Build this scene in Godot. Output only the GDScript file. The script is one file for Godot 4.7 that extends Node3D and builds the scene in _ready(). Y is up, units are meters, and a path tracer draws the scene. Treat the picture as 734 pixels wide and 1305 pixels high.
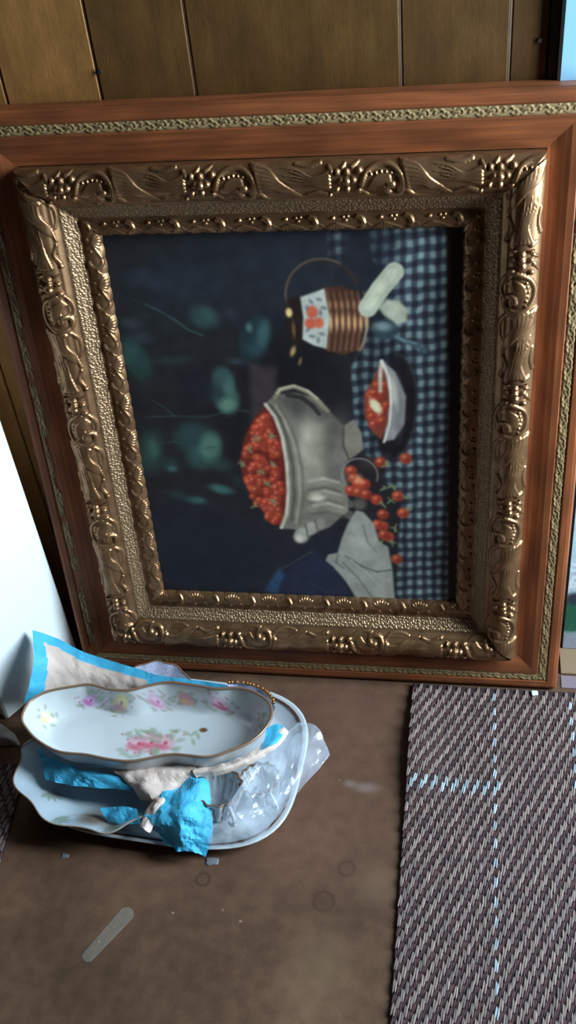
extends Node3D
# An old oak and gilt picture frame with a still-life print, stood sideways on the floor against a
# boarded wall; porcelain, tissue paper and a clear bag beside it, woven mats, a white cabinet.

const LEAN := 0.1267          # the frame leans back on the wall
const SIGHT_W := 0.4064
const SIGHT_H := 0.5089
const SIGHT_Y := 0.1392       # sight edge above the frame's bottom edge
const WALL_Z := -0.1015

var M := {}
var taken := {}
var rng := RandomNumberGenerator.new()


# ------------------------------------------------------------------ small helpers
func numbered(called: String) -> String:
	var n: int = taken.get(called, 0)
	taken[called] = n + 1
	return called if n == 0 else "%s_%03d" % [called, n]


func tag(o: Node3D, label: String, category: String, group := "", kind := "") -> Node3D:
	if label: o.set_meta("label", label)
	if category: o.set_meta("category", category)
	if group: o.set_meta("group", group)
	if kind: o.set_meta("kind", kind)
	return o


func thing(called: String, at := Vector3.ZERO, turn := 0.0) -> Node3D:
	var o := Node3D.new()
	o.name = numbered(called)
	add_child(o, true)
	o.position = at
	o.rotation.y = turn
	return o


func put(called: String, mesh: Mesh, mat: Material, parent: Node = null, at := Vector3.ZERO) -> MeshInstance3D:
	var o := MeshInstance3D.new()
	o.name = numbered(called) if parent == null else called
	o.mesh = mesh
	o.material_override = mat
	if mesh is ArrayMesh and mat:
		o.material_override = null
		for i in mesh.get_surface_count():
			o.set_surface_override_material(i, mat)
	(parent if parent else self).add_child(o, true)
	o.position = at
	return o


func struct(called: String, mesh: Mesh, mat: Material, at := Vector3.ZERO) -> MeshInstance3D:
	var o := put(called, mesh, mat, null, at)
	o.set_meta("kind", "structure")
	return o


func mat(c: Color, rough := 0.6, metal := 0.0) -> StandardMaterial3D:
	var m := StandardMaterial3D.new()
	m.albedo_color = c
	m.roughness = rough
	m.metallic = metal
	return m


func c8(r: float, g: float, b: float) -> Color:
	return Color(r / 255.0, g / 255.0, b / 255.0)


# box with chamfered edges, centred
func cbox(size: Vector3, ch := 0.002) -> ArrayMesh:
	var st := SurfaceTool.new()
	st.begin(Mesh.PRIMITIVE_TRIANGLES)
	var h := size / 2.0
	var pts := PackedVector3Array()
	for sx in [-1, 1]:
		for sy in [-1, 1]:
			for sz in [-1, 1]:
				pts.append(Vector3(sx * (h.x - ch), sy * (h.y - ch), sz * h.z))
				pts.append(Vector3(sx * (h.x - ch), sy * h.y, sz * (h.z - ch)))
				pts.append(Vector3(sx * h.x, sy * (h.y - ch), sz * (h.z - ch)))
	return hull(pts)


# convex hull of few points by brute force, flat shaded, UV from the dominant plane in metres
func hull(pts: PackedVector3Array) -> ArrayMesh:
	var st := SurfaceTool.new()
	st.begin(Mesh.PRIMITIVE_TRIANGLES)
	var done := {}
	var n := pts.size()
	for i in n:
		for j in range(i + 1, n):
			for k in range(j + 1, n):
				var nn := (pts[j] - pts[i]).cross(pts[k] - pts[i])
				if nn.length() < 1e-12: continue
				nn = nn.normalized()
				var d := nn.dot(pts[i])
				var pos := false
				var neg := false
				for p in pts:
					var e := nn.dot(p) - d
					if e > 1e-6: pos = true
					elif e < -1e-6: neg = true
				if pos and neg: continue
				if pos:
					nn = -nn
					d = -d
				var key := "%d %d %d %d" % [roundi(nn.x * 1000), roundi(nn.y * 1000), roundi(nn.z * 1000), roundi(d * 100000)]
				if done.has(key): continue
				done[key] = true
				var face := []
				var mid := Vector3.ZERO
				for p in pts:
					if absf(nn.dot(p) - d) < 1e-6:
						face.append(p)
						mid += p
				mid /= face.size()
				var ax: Vector3 = (face[0] - mid).normalized()
				var ay := nn.cross(ax)
				face.sort_custom(func(a, b): return atan2((a - mid).dot(ay), (a - mid).dot(ax)) > atan2((b - mid).dot(ay), (b - mid).dot(ax)))
				for q in range(1, face.size() - 1):
					for p in [face[0], face[q], face[q + 1]]:
						st.set_normal(nn)
						var an := nn.abs()
						if an.x > an.y and an.x > an.z: st.set_uv(Vector2(p.z, p.y))
						elif an.y > an.z: st.set_uv(Vector2(p.x, p.z))
						else: st.set_uv(Vector2(p.x, p.y))
						st.add_vertex(p)
	return st.commit()


# a grid of points as one smooth mesh; skip = quads to leave out
func grid(P: PackedVector3Array, nu: int, nv: int, uv: PackedVector2Array, skip := PackedByteArray(), closed := false) -> ArrayMesh:
	var N := PackedVector3Array()
	N.resize(P.size())
	for j in nv:
		for i in nu:
			var i0 := i - 1
			var i1 := i + 1
			if closed:
				i0 = (i - 1 + nu - 1) % (nu - 1)
				i1 = (i + 1) % (nu - 1)
				if i == nu - 1: i1 = 1
				if i == 0: i0 = nu - 2
			else:
				i0 = maxi(i0, 0)
				i1 = mini(i1, nu - 1)
			var a := P[j * nu + i1] - P[j * nu + i0]
			var b := P[mini(j + 1, nv - 1) * nu + i] - P[maxi(j - 1, 0) * nu + i]
			var nn := a.cross(b)
			N[j * nu + i] = nn.normalized() if nn.length() > 1e-16 else Vector3.UP
	var idx := PackedInt32Array()
	for j in nv - 1:
		for i in nu - 1:
			if skip.size() and skip[j * (nu - 1) + i]: continue
			var a := j * nu + i
			idx.append_array([a, a + nu, a + 1, a + 1, a + nu, a + nu + 1])
	var arr := []
	arr.resize(Mesh.ARRAY_MAX)
	arr[Mesh.ARRAY_VERTEX] = P
	arr[Mesh.ARRAY_NORMAL] = N
	if uv.size() == P.size(): arr[Mesh.ARRAY_TEX_UV] = uv
	arr[Mesh.ARRAY_INDEX] = idx
	var m := ArrayMesh.new()
	if idx.size(): m.add_surface_from_arrays(Mesh.PRIMITIVE_TRIANGLES, arr)
	return m


func spline(p: Array, t: float, closed := false):
	var n := p.size()
	var f := t * (n if closed else n - 1)
	var i := int(floor(f))
	if not closed: i = clampi(i, 0, n - 2)
	f -= i
	var g := func(k): return p[posmod(k, n)] if closed else p[clampi(k, 0, n - 1)]
	var a = g.call(i - 1)
	var b = g.call(i)
	var c = g.call(i + 1)
	var d = g.call(i + 2)
	return 0.5 * ((2.0 * b) + (c - a) * f + (2.0 * a - 5.0 * b + 4.0 * c - d) * f * f + (3.0 * b - a - 3.0 * c + d) * f * f * f)


# tube along points
func tube(p: Array, r: float, closed := false, sides := 8, flat := 1.0) -> ArrayMesh:
	var n := p.size()
	var rings := n + 1 if closed else n
	var P := PackedVector3Array()
	var U := PackedVector2Array()
	for j in rings:
		var c: Vector3 = p[j % n]
		var nx: Vector3 = p[(j + 1) % n] if closed or j < n - 1 else p[j]
		var pv: Vector3 = p[(j - 1 + n) % n] if closed or j > 0 else p[j]
		var t := (nx - pv).normalized()
		var a := t.cross(Vector3.UP)
		if a.length() < 0.05: a = t.cross(Vector3.RIGHT)
		a = a.normalized()
		var b := a.cross(t)
		var rr := r
		if not closed and (j == 0 or j == n - 1): rr = r * 0.35
		for i in sides + 1:
			var g := TAU * i / sides
			P.append(c + (a * cos(g) + b * sin(g) * flat) * rr)
			U.append(Vector2(float(i) / sides, float(j) / rings))
	return grid(P, sides + 1, rings, U, PackedByteArray(), true)


# ------------------------------------------------------------------ a small painter for flat print and grain
class Pic:
	var w: int
	var h: int
	var k: float
	var d := PackedFloat32Array()

	func _init(pw: int, ph: int, scale: float, base: Color) -> void:
		w = pw
		h = ph
		k = scale
		d.resize(w * h * 3)
		for i in w * h:
			d[i * 3] = base.r
			d[i * 3 + 1] = base.g
			d[i * 3 + 2] = base.b

	func dab(i: int, c: Color, a: float) -> void:
		var q := i * 3
		d[q] += (c.r - d[q]) * a
		d[q + 1] += (c.g - d[q + 1]) * a
		d[q + 2] += (c.b - d[q + 2]) * a

	func ell(cx: float, cy: float, rx: float, ry: float, deg: float, c: Color, soft := 0.3, a := 1.0) -> void:
		cx *= k
		cy *= k
		rx = maxf(rx * k, 0.6)
		ry = maxf(ry * k, 0.6)
		var g := deg_to_rad(deg)
		var cs := cos(g)
		var sn := sin(g)
		var R := maxf(rx, ry) * (1.0 + soft)
		for y in range(maxi(0, int(cy - R)), mini(h, int(cy + R) + 2)):
			for x in range(maxi(0, int(cx - R)), mini(w, int(cx + R) + 2)):
				var dx := x - cx
				var dy := y - cy
				var e := sqrt(pow((dx * cs + dy * sn) / rx, 2.0) + pow((-dx * sn + dy * cs) / ry, 2.0))
				if e < 1.0 + soft:
					dab(y * w + x, c, a * (1.0 - smoothstep(1.0 - soft, 1.0 + soft, e)))

	func ring(cx: float, cy: float, rx: float, ry: float, deg: float, c: Color, wd: float, a := 1.0, a0 := 0.0, a1 := 360.0) -> void:
		var p := []
		var g := deg_to_rad(deg)
		for i in 33:
			var t := deg_to_rad(lerpf(a0, a1, i / 32.0))
			p.append(Vector2(cx + rx * cos(t) * cos(g) - ry * sin(t) * sin(g), cy + rx * cos(t) * sin(g) + ry * sin(t) * cos(g)))
		line(p, wd, c, a)

	func poly(p: Array, c: Color, soft := 4.0, a := 1.0, shade = null) -> void:
		var q := PackedVector2Array()
		var lo := Vector2(1e9, 1e9)
		var hi := -lo
		for v in p:
			q.append(v * k)
			lo = lo.min(v * k)
			hi = hi.max(v * k)
		var s := maxf(soft * k, 0.7)
		for y in range(maxi(0, int(lo.y - s)), mini(h, int(hi.y + s) + 1)):
			for x in range(maxi(0, int(lo.x - s)), mini(w, int(hi.x + s) + 1)):
				var pt := Vector2(x, y)
				var dist := 1e9
				var inside := false
				var j := q.size() - 1
				for i in q.size():
					var A := q[i]
					var B := q[j]
					if (A.y > pt.y) != (B.y > pt.y) and pt.x < (B.x - A.x) * (pt.y - A.y) / (B.y - A.y) + A.x: inside = not inside
					var e := B - A
					var f := clampf((pt - A).dot(e) / maxf(e.length_squared(), 1e-6), 0.0, 1.0)
					dist = minf(dist, (pt - A - e * f).length_squared())
					j = i
				dist = sqrt(dist) * (1.0 if inside else -1.0)
				if dist > -s:
					var cc: Color = shade.call(x / k, y / k) if shade != null else c
					dab(y * w + x, cc, a * smoothstep(-s, s, dist))

	func line(p: Array, wd: float, c: Color, a := 1.0) -> void:
		var hw := maxf(wd * k * 0.5, 0.6)
		for n in p.size() - 1:
			var A: Vector2 = p[n] * k
			var B: Vector2 = p[n + 1] * k
			var e := B - A
			for y in range(maxi(0, int(minf(A.y, B.y) - hw - 1)), mini(h, int(maxf(A.y, B.y) + hw) + 2)):
				for x in range(maxi(0, int(minf(A.x, B.x) - hw - 1)), mini(w, int(maxf(A.x, B.x) + hw) + 2)):
					var pt := Vector2(x, y)
					var f := clampf((pt - A).dot(e) / maxf(e.length_squared(), 1e-6), 0.0, 1.0)
					var dist := (pt - A - e * f).length()
					if dist < hw + 0.7: dab(y * w + x, c, a * (1.0 - smoothstep(hw - 0.7, hw + 0.7, dist)))

	func grain(seed_: int, fx: float, fy: float, amp: float, oct := 3) -> void:
		var n := FastNoiseLite.new()
		n.seed = seed_
		n.frequency = 1.0
		n.fractal_octaves = oct
		for y in h:
			for x in w:
				var e := 1.0 + amp * n.get_noise_2d(x * fx, y * fy)
				var q := (y * w + x) * 3
				d[q] *= e
				d[q + 1] *= e
				d[q + 2] *= e

	func soften(r: int) -> void:
		for pass_ in 2:
			var o := PackedFloat32Array()
			o.resize(d.size())
			var n := h if pass_ else w
			var lines := w if pass_ else h
			var step := w * 3 if pass_ else 3
			var gap := 3 if pass_ else w * 3
			for l in lines:
				for c in 3:
					var at := l * gap + c
					var sum := 0.0
					for i in range(-r, r + 1): sum += d[at + clampi(i, 0, n - 1) * step]
					for i in n:
						o[at + i * step] = sum / (2 * r + 1)
						sum += d[at + mini(i + r + 1, n - 1) * step] - d[at + maxi(i - r, 0) * step]
			d = o

	func mute(a: float) -> void:
		for i in w * h:
			var g := d[i * 3] * 0.3 + d[i * 3 + 1] * 0.59 + d[i * 3 + 2] * 0.11
			for c in 3: d[i * 3 + c] = lerpf(d[i * 3 + c], g, a)

	func tex(gain := 1.0, tint := Color.WHITE) -> ImageTexture:
		var b := PackedByteArray()
		b.resize(w * h * 3)
		for i in w * h * 3:
			b[i] = clampi(int(d[i] * gain * tint[i % 3] * 255.0 + 0.5), 0, 255)
		return ImageTexture.create_from_image(Image.create_from_data(w, h, false, Image.FORMAT_RGB8, b))


func textured(t: Texture2D, rough := 0.6, metal := 0.0) -> StandardMaterial3D:
	var m := mat(Color.WHITE, rough, metal)
	m.albedo_texture = t
	return m


# ------------------------------------------------------------------ relief: strokes pressed into a height map (millimetres)
func raster(strokes: Array, W: float, H: float, step: float, wrap := false) -> Dictionary:
	var nx := int(round(W / step)) + 1
	var ny := int(round(H / step)) + 1
	var z := PackedFloat32Array()
	z.resize(nx * ny)
	for s in strokes:
		var pts: Array = s[0]
		var fine := []
		if pts.size() < 3: fine = pts
		else:
			for i in pts.size() * 4 + 1: fine.append(spline(pts, i / float(pts.size() * 4)))
		var n := maxi(fine.size() - 1, 1)
		for i in n:
			var A: Vector2 = fine[i]
			var B: Vector2 = fine[mini(i + 1, fine.size() - 1)]
			var ra := lerpf(s[1], s[2], float(i) / n)
			var rb := lerpf(s[1], s[2], float(i + 1) / n)
			var R := maxf(ra, rb)
			var e := B - A
			for sh in ([-W, 0.0, W] if wrap else [0.0]):
				var x0 := maxi(0, int((minf(A.x, B.x) + sh - R) / step))
				var x1 := mini(nx - 1, int((maxf(A.x, B.x) + sh + R) / step) + 1)
				for y in range(maxi(0, int((minf(A.y, B.y) - R) / step)), mini(ny, int((maxf(A.y, B.y) + R) / step) + 2)):
					for x in range(x0, x1 + 1):
						var pt := Vector2(x * step - sh, y * step)
						var f := clampf((pt - A).dot(e) / maxf(e.length_squared(), 1e-6), 0.0, 1.0)
						var r := lerpf(ra, rb, f)
						var q := r * r - (pt - A - e * f).length_squared()
						if q > 0.0:
							var hh: float = sqrt(q) * s[3]
							if hh > z[y * nx + x]: z[y * nx + x] = hh
	return {"z": z, "nx": nx, "ny": ny, "W": W, "step": step}


func relief(R: Dictionary, x: float, y: float) -> float:
	var step: float = R.step
	var nx: int = R.nx
	x = fposmod(x, R.W) / step
	y = clampf(y / step, 0.0, R.ny - 1.001)
	var xi := mini(int(x), nx - 2)
	var yi := int(y)
	var fx := x - xi
	var fy := y - yi
	var z: PackedFloat32Array = R.z
	return lerpf(lerpf(z[yi * nx + xi], z[yi * nx + xi + 1], fx), lerpf(z[(yi + 1) * nx + xi], z[(yi + 1) * nx + xi + 1], fx), fy)


# ------------------------------------------------------------------ the moulding's section: s outward from the sight edge, w towards the viewer (mm)
const SECTION := [[0, 24.0], [1.5, 27.5], [4, 30.5], [8, 32.6], [13, 33], [18, 31.5], [21, 31], [23, 32.4], [26, 34.0], [30, 37.0], [34, 40.2], [37, 42.4], [39, 43.2], [42, 46], [46, 49.6], [52, 54], [58, 56.2], [64, 56.2], [70, 54], [75, 50.5], [78, 47.5], [79.7, 44.5]]


func sec(s: float) -> float:
	var n := SECTION.size()
	for i in n - 1:
		if s <= SECTION[i + 1][0] or i == n - 2:
			var x0: float = SECTION[i][0]
			var x1: float = SECTION[i + 1][0]
			var t := clampf((s - x0) / (x1 - x0), 0.0, 1.0)
			var m0: float = (SECTION[i + 1][1] - SECTION[maxi(i - 1, 0)][1]) / (SECTION[i + 1][0] - SECTION[maxi(i - 1, 0)][0]) * (x1 - x0)
			var i2 := mini(i + 2, n - 1)
			var m1: float = (SECTION[i2][1] - SECTION[i][1]) / (SECTION[i2][0] - SECTION[i][0]) * (x1 - x0)
			var t2 := t * t
			var t3 := t2 * t
			return (2 * t3 - 3 * t2 + 1) * SECTION[i][1] + (t3 - 2 * t2 + t) * m0 + (-2 * t3 + 3 * t2) * SECTION[i + 1][1] + (t3 - t2) * m1
	return 0.0


func sec_n(s: float) -> Vector2:
	var a := maxf(s - 1.2, 0.0)
	var b := minf(s + 1.2, 79.7)
	var t := Vector2(b - a, sec(b) - sec(a)).normalized()
	return Vector2(-t.y, t.x)


# strip of moulding between s0 and s1 for a side of length L; rise(s, t) in mm lifts it along the section's normal
func strip(L: float, s0: float, s1: float, ns: int, nt: int, rise, edge = null) -> ArrayMesh:
	var P := PackedVector3Array()
	var U := PackedVector2Array()
	for j in ns:
		var s := lerpf(s0, s1, j / float(ns - 1))
		var w := sec(s)
		var nn := sec_n(s)
		for i in nt:
			var half := L * 500.0 + s
			var t := lerpf(-half, half, i / float(nt - 1))
			var h: float = rise.call(s, t) if rise != null else 0.0
			var e: float = edge.call(s, t) if edge != null else 0.0
			P.append(Vector3(t, s + nn.x * h + e, w + nn.y * h) * 0.001)
			U.append(Vector2(t * 0.001, s * 0.001))
	return grid(P, nt, ns, U)


# solid mitred rail from a closed section [[s, w], ...] in mm
func mitred(L: float, section: Array, seg := 1) -> ArrayMesh:
	var st := SurfaceTool.new()
	st.begin(Mesh.PRIMITIVE_TRIANGLES)
	var n := section.size()
	var run := 0.0
	for k in n:
		var a: Array = section[k]
		var b: Array = section[(k + 1) % n]
		var len := Vector2(b[0] - a[0], b[1] - a[1]).length()
		var nn := Vector3(0, a[1] - b[1], b[0] - a[0]).normalized()
		for q in seg:
			var f0 := -1.0 + 2.0 * q / seg
			var f1 := -1.0 + 2.0 * (q + 1) / seg
			var c := []
			for v in [[a, f0, run], [b, f0, run + len], [b, f1, run + len], [a, f1, run]]:
				var t: float = (L * 500.0 + v[0][0]) * v[1]
				c.append([Vector3(t, v[0][0], v[0][1]) * 0.001, Vector2(t, v[2]) * 0.001])
			for i in [0, 1, 2, 0, 2, 3]:
				st.set_normal(nn)
				st.set_uv(c[i][1])
				st.add_vertex(c[i][0])
		run += len
	for e in [-1.0, 1.0]:
		var poly := PackedVector2Array()
		for v in section: poly.append(Vector2(v[0], v[1]))
		for i in Geometry2D.triangulate_polygon(poly):
			st.set_normal(Vector3(e, -1, 0).normalized())
			st.set_uv(poly[i] * 0.001)
			st.add_vertex(Vector3(e * (L * 500.0 + poly[i].x), poly[i].x, poly[i].y) * 0.001)
	return st.commit()


# ------------------------------------------------------------------ sheets of crumpled paper and film
func sheet(rows: Array, nu: int, nv: int, amp: float, freq: float, sd: int, flat := true, pick = null) -> ArrayMesh:
	var n2 := FastNoiseLite.new()
	n2.seed = sd + 7
	n2.frequency = freq * 0.5
	var gen := RandomNumberGenerator.new()
	gen.seed = sd
	var dirs := []
	for i in 7:
		var d := Vector3(gen.randf_range(-1, 1), gen.randf_range(-0.6, 0.6), gen.randf_range(-1, 1)).normalized()
		dirs.append([d * freq * gen.randf_range(0.5, 1.5), gen.randf(), gen.randf_range(0.4, 1.0)])
	var P := PackedVector3Array()
	for j in nv:
		var col := []
		for r in rows: col.append(spline(r, j / float(nv - 1)))
		for i in nu:
			P.append(spline(col, i / float(nu - 1)))
	var Q := P.duplicate()
	for j in nv:
		for i in nu:
			var a := P[j * nu + mini(i + 1, nu - 1)] - P[j * nu + maxi(i - 1, 0)]
			var b := P[mini(j + 1, nv - 1) * nu + i] - P[maxi(j - 1, 0) * nu + i]
			var nn := a.cross(b).normalized()
			var p := P[j * nu + i]
			var warp := n2.get_noise_3dv(p)
			var hh := 0.0
			for q in dirs:   # straight creases, as in paper that has been crushed and opened again
				hh += q[2] * (absf(fposmod(p.dot(q[0]) + q[1] + 0.7 * warp, 1.0) - 0.5) * 2.0 - 0.5)
			Q[j * nu + i] = p + nn * amp * (hh * 0.42 + 0.5 * warp)
	if not flat:
		var U := PackedVector2Array()
		for p in Q: U.append(Vector2(p.x, p.z))
		return grid(Q, nu, nv, U)
	var st := SurfaceTool.new()
	st.begin(Mesh.PRIMITIVE_TRIANGLES)
	st.set_smooth_group(-1)
	for j in nv - 1:
		for i in nu - 1:
			if pick != null and not pick.call(i / float(nu - 1), j / float(nv - 1)): continue
			var a := j * nu + i
			var q := [a, a + nu, a + 1, a + 1, a + nu, a + nu + 1] if (i * 7 + j * 3) % 2 else [a, a + nu + 1, a + 1, a, a + nu, a + nu + 1]
			for v in q:
				st.set_uv(Vector2(Q[v].x, Q[v].z))
				st.add_vertex(Q[v])
	st.generate_normals()
	return st.commit()


# a vessel: closed rim outline (XZ, metres, about the origin), rings [scale, height], thickness by a second list
func vessel(rim: Array, rings: Array, nt: int, wave = null) -> ArrayMesh:
	var P := PackedVector3Array()
	var U := PackedVector2Array()
	var out := []
	for i in nt + 1: out.append(spline(rim, (i % nt) / float(nt), true))
	var size := 0.0
	for o in out: size = maxf(size, absf(o.x))
	var arc := [0.0]
	var top := 0
	for j in range(1, rings.size()):
		arc.append(arc[j - 1] + Vector2((rings[j][0] - rings[j - 1][0]) * size * 0.55, rings[j][1] - rings[j - 1][1]).length())
		if rings[j][0] > rings[top][0]: top = j
	for j in rings.size():
		var r: Array = rings[j]
		var f: float = arc[j] / arc[top] if j <= top else maxf(0.0, 2.0 - arc[j] / arc[top])
		for i in nt + 1:
			var o: Vector2 = out[i]
			var k: float = r[0]
			if r.size() > 2: k += r[2] * cos(i / float(nt) * TAU * r[3])
			var y: float = r[1]
			if wave != null: y += wave.call(i / float(nt), r[0])
			P.append(Vector3(o.x * k, y, o.y * k))
			U.append(Vector2(0.5 + o.x * f / size * 0.5, 0.5 + o.y * f / size * 0.5))
	return grid(P, nt + 1, rings.size(), U, PackedByteArray(), true)


func rim_points(rim: Array, n: int, k: float, y: float, wave = null) -> Array:
	var p := []
	for i in n:
		var o: Vector2 = spline(rim, i / float(n), true)
		var h := y
		if wave != null: h += wave.call(i / float(n), 1.0)
		p.append(Vector3(o.x * k, h, o.y * k))
	return p


# ------------------------------------------------------------------ materials
func make_materials() -> void:
	var wood := Pic.new(512, 512, 1.0, c8(132, 74, 44))
	wood.grain(3, 0.008, 0.05, 0.16, 3)
	wood.grain(5, 0.024, 0.4, 0.10, 2)
	wood.grain(9, 0.014, 0.012, 0.22, 2)
	M.oak = textured(wood.tex(), 0.42)
	M.oak.uv1_scale = Vector3(1.1, 5.0, 1)
	M.oak.uv1_offset = Vector3(0.5, 0, 0)
	M.oak.metallic_specular = 0.4
	M.gilt = mat(c8(168, 131, 99), 0.37, 0.75)
	var worn := NoiseTexture2D.new()
	worn.width = 256
	worn.height = 256
	worn.seamless = true
	var wn := FastNoiseLite.new()
	wn.seed = 4
	wn.frequency = 0.02
	wn.fractal_octaves = 4
	worn.noise = wn
	var ramp := Gradient.new()
	ramp.set_color(0, Color(0.72, 0.68, 0.62))
	ramp.set_color(1, Color(1.0, 0.98, 0.95))
	worn.color_ramp = ramp
	M.gilt.albedo_texture = worn
	M.gilt.uv1_scale = Vector3(6, 6, 1)
	M.pebble = mat(c8(150, 120, 90), 0.42, 0.65)
	M.band = mat(c8(150, 124, 86), 0.5, 0.1)
	M.dark = mat(c8(30, 24, 20), 0.9)
	M.backing = mat(c8(92, 70, 50), 0.9)
	M.porcelain = mat(c8(198, 204, 208), 0.12)
	M.porcelain.clearcoat_enabled = true
	M.porcelain.clearcoat = 0.5
	M.porcelain.clearcoat_roughness = 0.05
	M.gold = mat(c8(142, 112, 90), 0.36, 0.3)
	M.bright_gold = mat(c8(160, 108, 58), 0.3, 0.7)
	M.maroon = mat(c8(98, 66, 60), 0.3, 0.3)
	M.blue = mat(c8(74, 186, 226), 0.6)
	M.blue.backlight_enabled = true
	M.blue.backlight = c8(40, 100, 125)
	M.beige = mat(c8(212, 190, 178), 0.7)
	M.white_enamel = mat(c8(240, 242, 240), 0.3)
	M.film = mat(Color(0.82, 0.86, 0.92, 0.33), 0.27)
	M.film.clearcoat_enabled = true
	M.film.clearcoat = 1.0
	M.film.clearcoat_roughness = 0.08
	M.film.transparency = BaseMaterial3D.TRANSPARENCY_ALPHA
	M.wall_paint = mat(c8(70, 56, 45), 0.85)


# ------------------------------------------------------------------ the setting
func plank_texture(sd: int, base: Color) -> ImageTexture:
	var p := Pic.new(192, 512, 1.0, base)
	p.grain(sd, 0.35, 0.012, 0.07, 2)
	p.grain(sd + 1, 0.05, 0.004, 0.04, 2)
	p.grain(sd + 2, 0.02, 0.015, 0.16, 3)
	p.grain(sd + 3, 0.6, 0.12, 0.1, 2)
	return p.tex()


func build_setting() -> void:
	# floor of brown hardboard with old marks
	var f := Pic.new(900, 900, 900.0, c8(99, 73, 57))
	f.grain(21, 0.006, 0.006, 0.22, 4)
	f.grain(22, 0.05, 0.05, 0.12, 3)
	f.grain(23, 0.4, 0.4, 0.07, 2)
	rng.seed = 11
	for i in 150: f.ell(rng.randf(), rng.randf(), 0.0012, 0.0012 * rng.randf_range(0.6, 1.6), rng.randf() * 180, c8(70, 54, 46), 0.6, rng.randf_range(0.2, 0.7))
	for i in 60: f.ell(rng.randf(), rng.randf(), 0.001, 0.001, 0, c8(190, 180, 176), 0.6, rng.randf_range(0.3, 0.8))
	# floor texture covers x -0.6..0.6, z -0.3..0.9
	for q in [[Vector2(0.5475, 0.5601), 0.010], [Vector2(0.5663, 0.5226), 0.008], [Vector2(0.4219, 0.5480), 0.007]]: f.ring(q[0].x, q[0].y, q[1], q[1], 0, c8(66, 50, 40), 0.0028, 0.3)
	f.ell(0.5504, 0.6283, 0.028, 0.042, 10, c8(120, 98, 74), 0.8, 0.4)
	f.ell(0.5968, 0.5362, 0.02, 0.02, 0, c8(122, 100, 78), 0.8, 0.45)
	f.ell(0.5446, 0.3176, 0.05, 0.03, 0, c8(112, 78, 66), 0.9, 0.5)
	f.ell(0.4628, 0.4419, 0.30, 0.10, 0, c8(98, 68, 56), 0.9, 0.4)
	f.ell(0.5778, 0.4256, 0.012, 0.006, 0, c8(146, 134, 130), 0.8, 0.5)
	f.ell(0.5596, 0.4220, 0.006, 0.004, 0, c8(146, 134, 130), 0.8, 0.45)
	var fm := textured(f.tex(), 0.85)
	fm.metallic_specular = 0.15
	var bm := BoxMesh.new()
	bm.size = Vector3(3.2, 0.04, 3.0)
	var st := SurfaceTool.new()
	st.begin(Mesh.PRIMITIVE_TRIANGLES)
	st.append_from(bm, 0, Transform3D(Basis(), Vector3(0, -0.02, 1.2)))
	var fl := st.commit()
	var arr := fl.surface_get_arrays(0)
	var uv := PackedVector2Array()
	for p in arr[Mesh.ARRAY_VERTEX]: uv.append(Vector2((p.x + 0.6) / 1.2, (p.z + 0.3) / 1.2))
	arr[Mesh.ARRAY_TEX_UV] = uv
	var fmesh := ArrayMesh.new()
	fmesh.add_surface_from_arrays(Mesh.PRIMITIVE_TRIANGLES, arr)
	struct("floor", fmesh, fm)

	# back wall of veneered boards; each board is a piece of its own
	var back := struct("wall_back", slab(Vector3(3.2, 2.5, 0.06)), mat(c8(60, 46, 38), 0.9), Vector3(0, 1.25, WALL_Z - 0.0395))
	var edges := [-0.945, -0.837, -0.729, -0.621, -0.513, -0.4015, -0.2933, -0.185, -0.0802, 0.1366, 0.2438, 0.2812]
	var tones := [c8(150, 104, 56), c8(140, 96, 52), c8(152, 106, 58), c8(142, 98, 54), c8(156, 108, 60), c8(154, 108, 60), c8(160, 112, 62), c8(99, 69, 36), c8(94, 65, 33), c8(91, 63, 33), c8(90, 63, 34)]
	for i in tones.size():
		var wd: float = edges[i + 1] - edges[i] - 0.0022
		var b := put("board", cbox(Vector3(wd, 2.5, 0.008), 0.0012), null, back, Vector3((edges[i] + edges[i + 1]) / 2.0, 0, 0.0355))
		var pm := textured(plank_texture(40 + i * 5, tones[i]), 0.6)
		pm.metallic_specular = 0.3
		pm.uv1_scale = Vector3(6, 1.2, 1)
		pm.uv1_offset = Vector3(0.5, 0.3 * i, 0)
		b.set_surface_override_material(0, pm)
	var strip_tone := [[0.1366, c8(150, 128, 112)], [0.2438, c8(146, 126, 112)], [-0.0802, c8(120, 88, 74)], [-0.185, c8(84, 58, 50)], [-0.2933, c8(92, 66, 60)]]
	for s in strip_tone:   # strips in the V grooves; the pale tones put highlights into their colour
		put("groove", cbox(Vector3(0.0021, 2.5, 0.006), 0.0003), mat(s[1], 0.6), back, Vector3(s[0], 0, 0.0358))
	for q in [[0.2723, 0.8178], [0.2723, 1.25], [-0.181, 0.8095]]:
		var nh := CylinderMesh.new()
		nh.top_radius = 0.0022
		nh.bottom_radius = 0.003
		nh.height = 0.0025
		nh.radial_segments = 12
		var nail := put("nail_head", nh, mat(c8(120, 100, 96), 0.35, 0.8) if q[0] > 0 else M.dark, back, Vector3(q[0], q[1] - 1.25, 0.0405))
		nail.rotation.x = PI / 2

	# white door on the right, with a dark strip coloured as the shaded gap beside the boards
	struct("gap_shade_1", cbox(Vector3(0.0085, 2.4, 0.012), 0.001), mat(c8(44, 32, 30), 0.7), Vector3(0.2858, 1.2, WALL_Z - 0.003))
	struct("door_1", cbox(Vector3(0.74, 2.1, 0.03), 0.003), mat(c8(149, 198, 230), 0.4), Vector3(0.661, 1.051, WALL_Z - 0.004))

	# rest of the room: side walls, ceiling, wall behind the viewer; the window is on the right
	struct("wall_left", slab(Vector3(0.06, 2.5, 2.9)), M.wall_paint, Vector3(-1.63, 1.25, 1.25))
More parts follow.
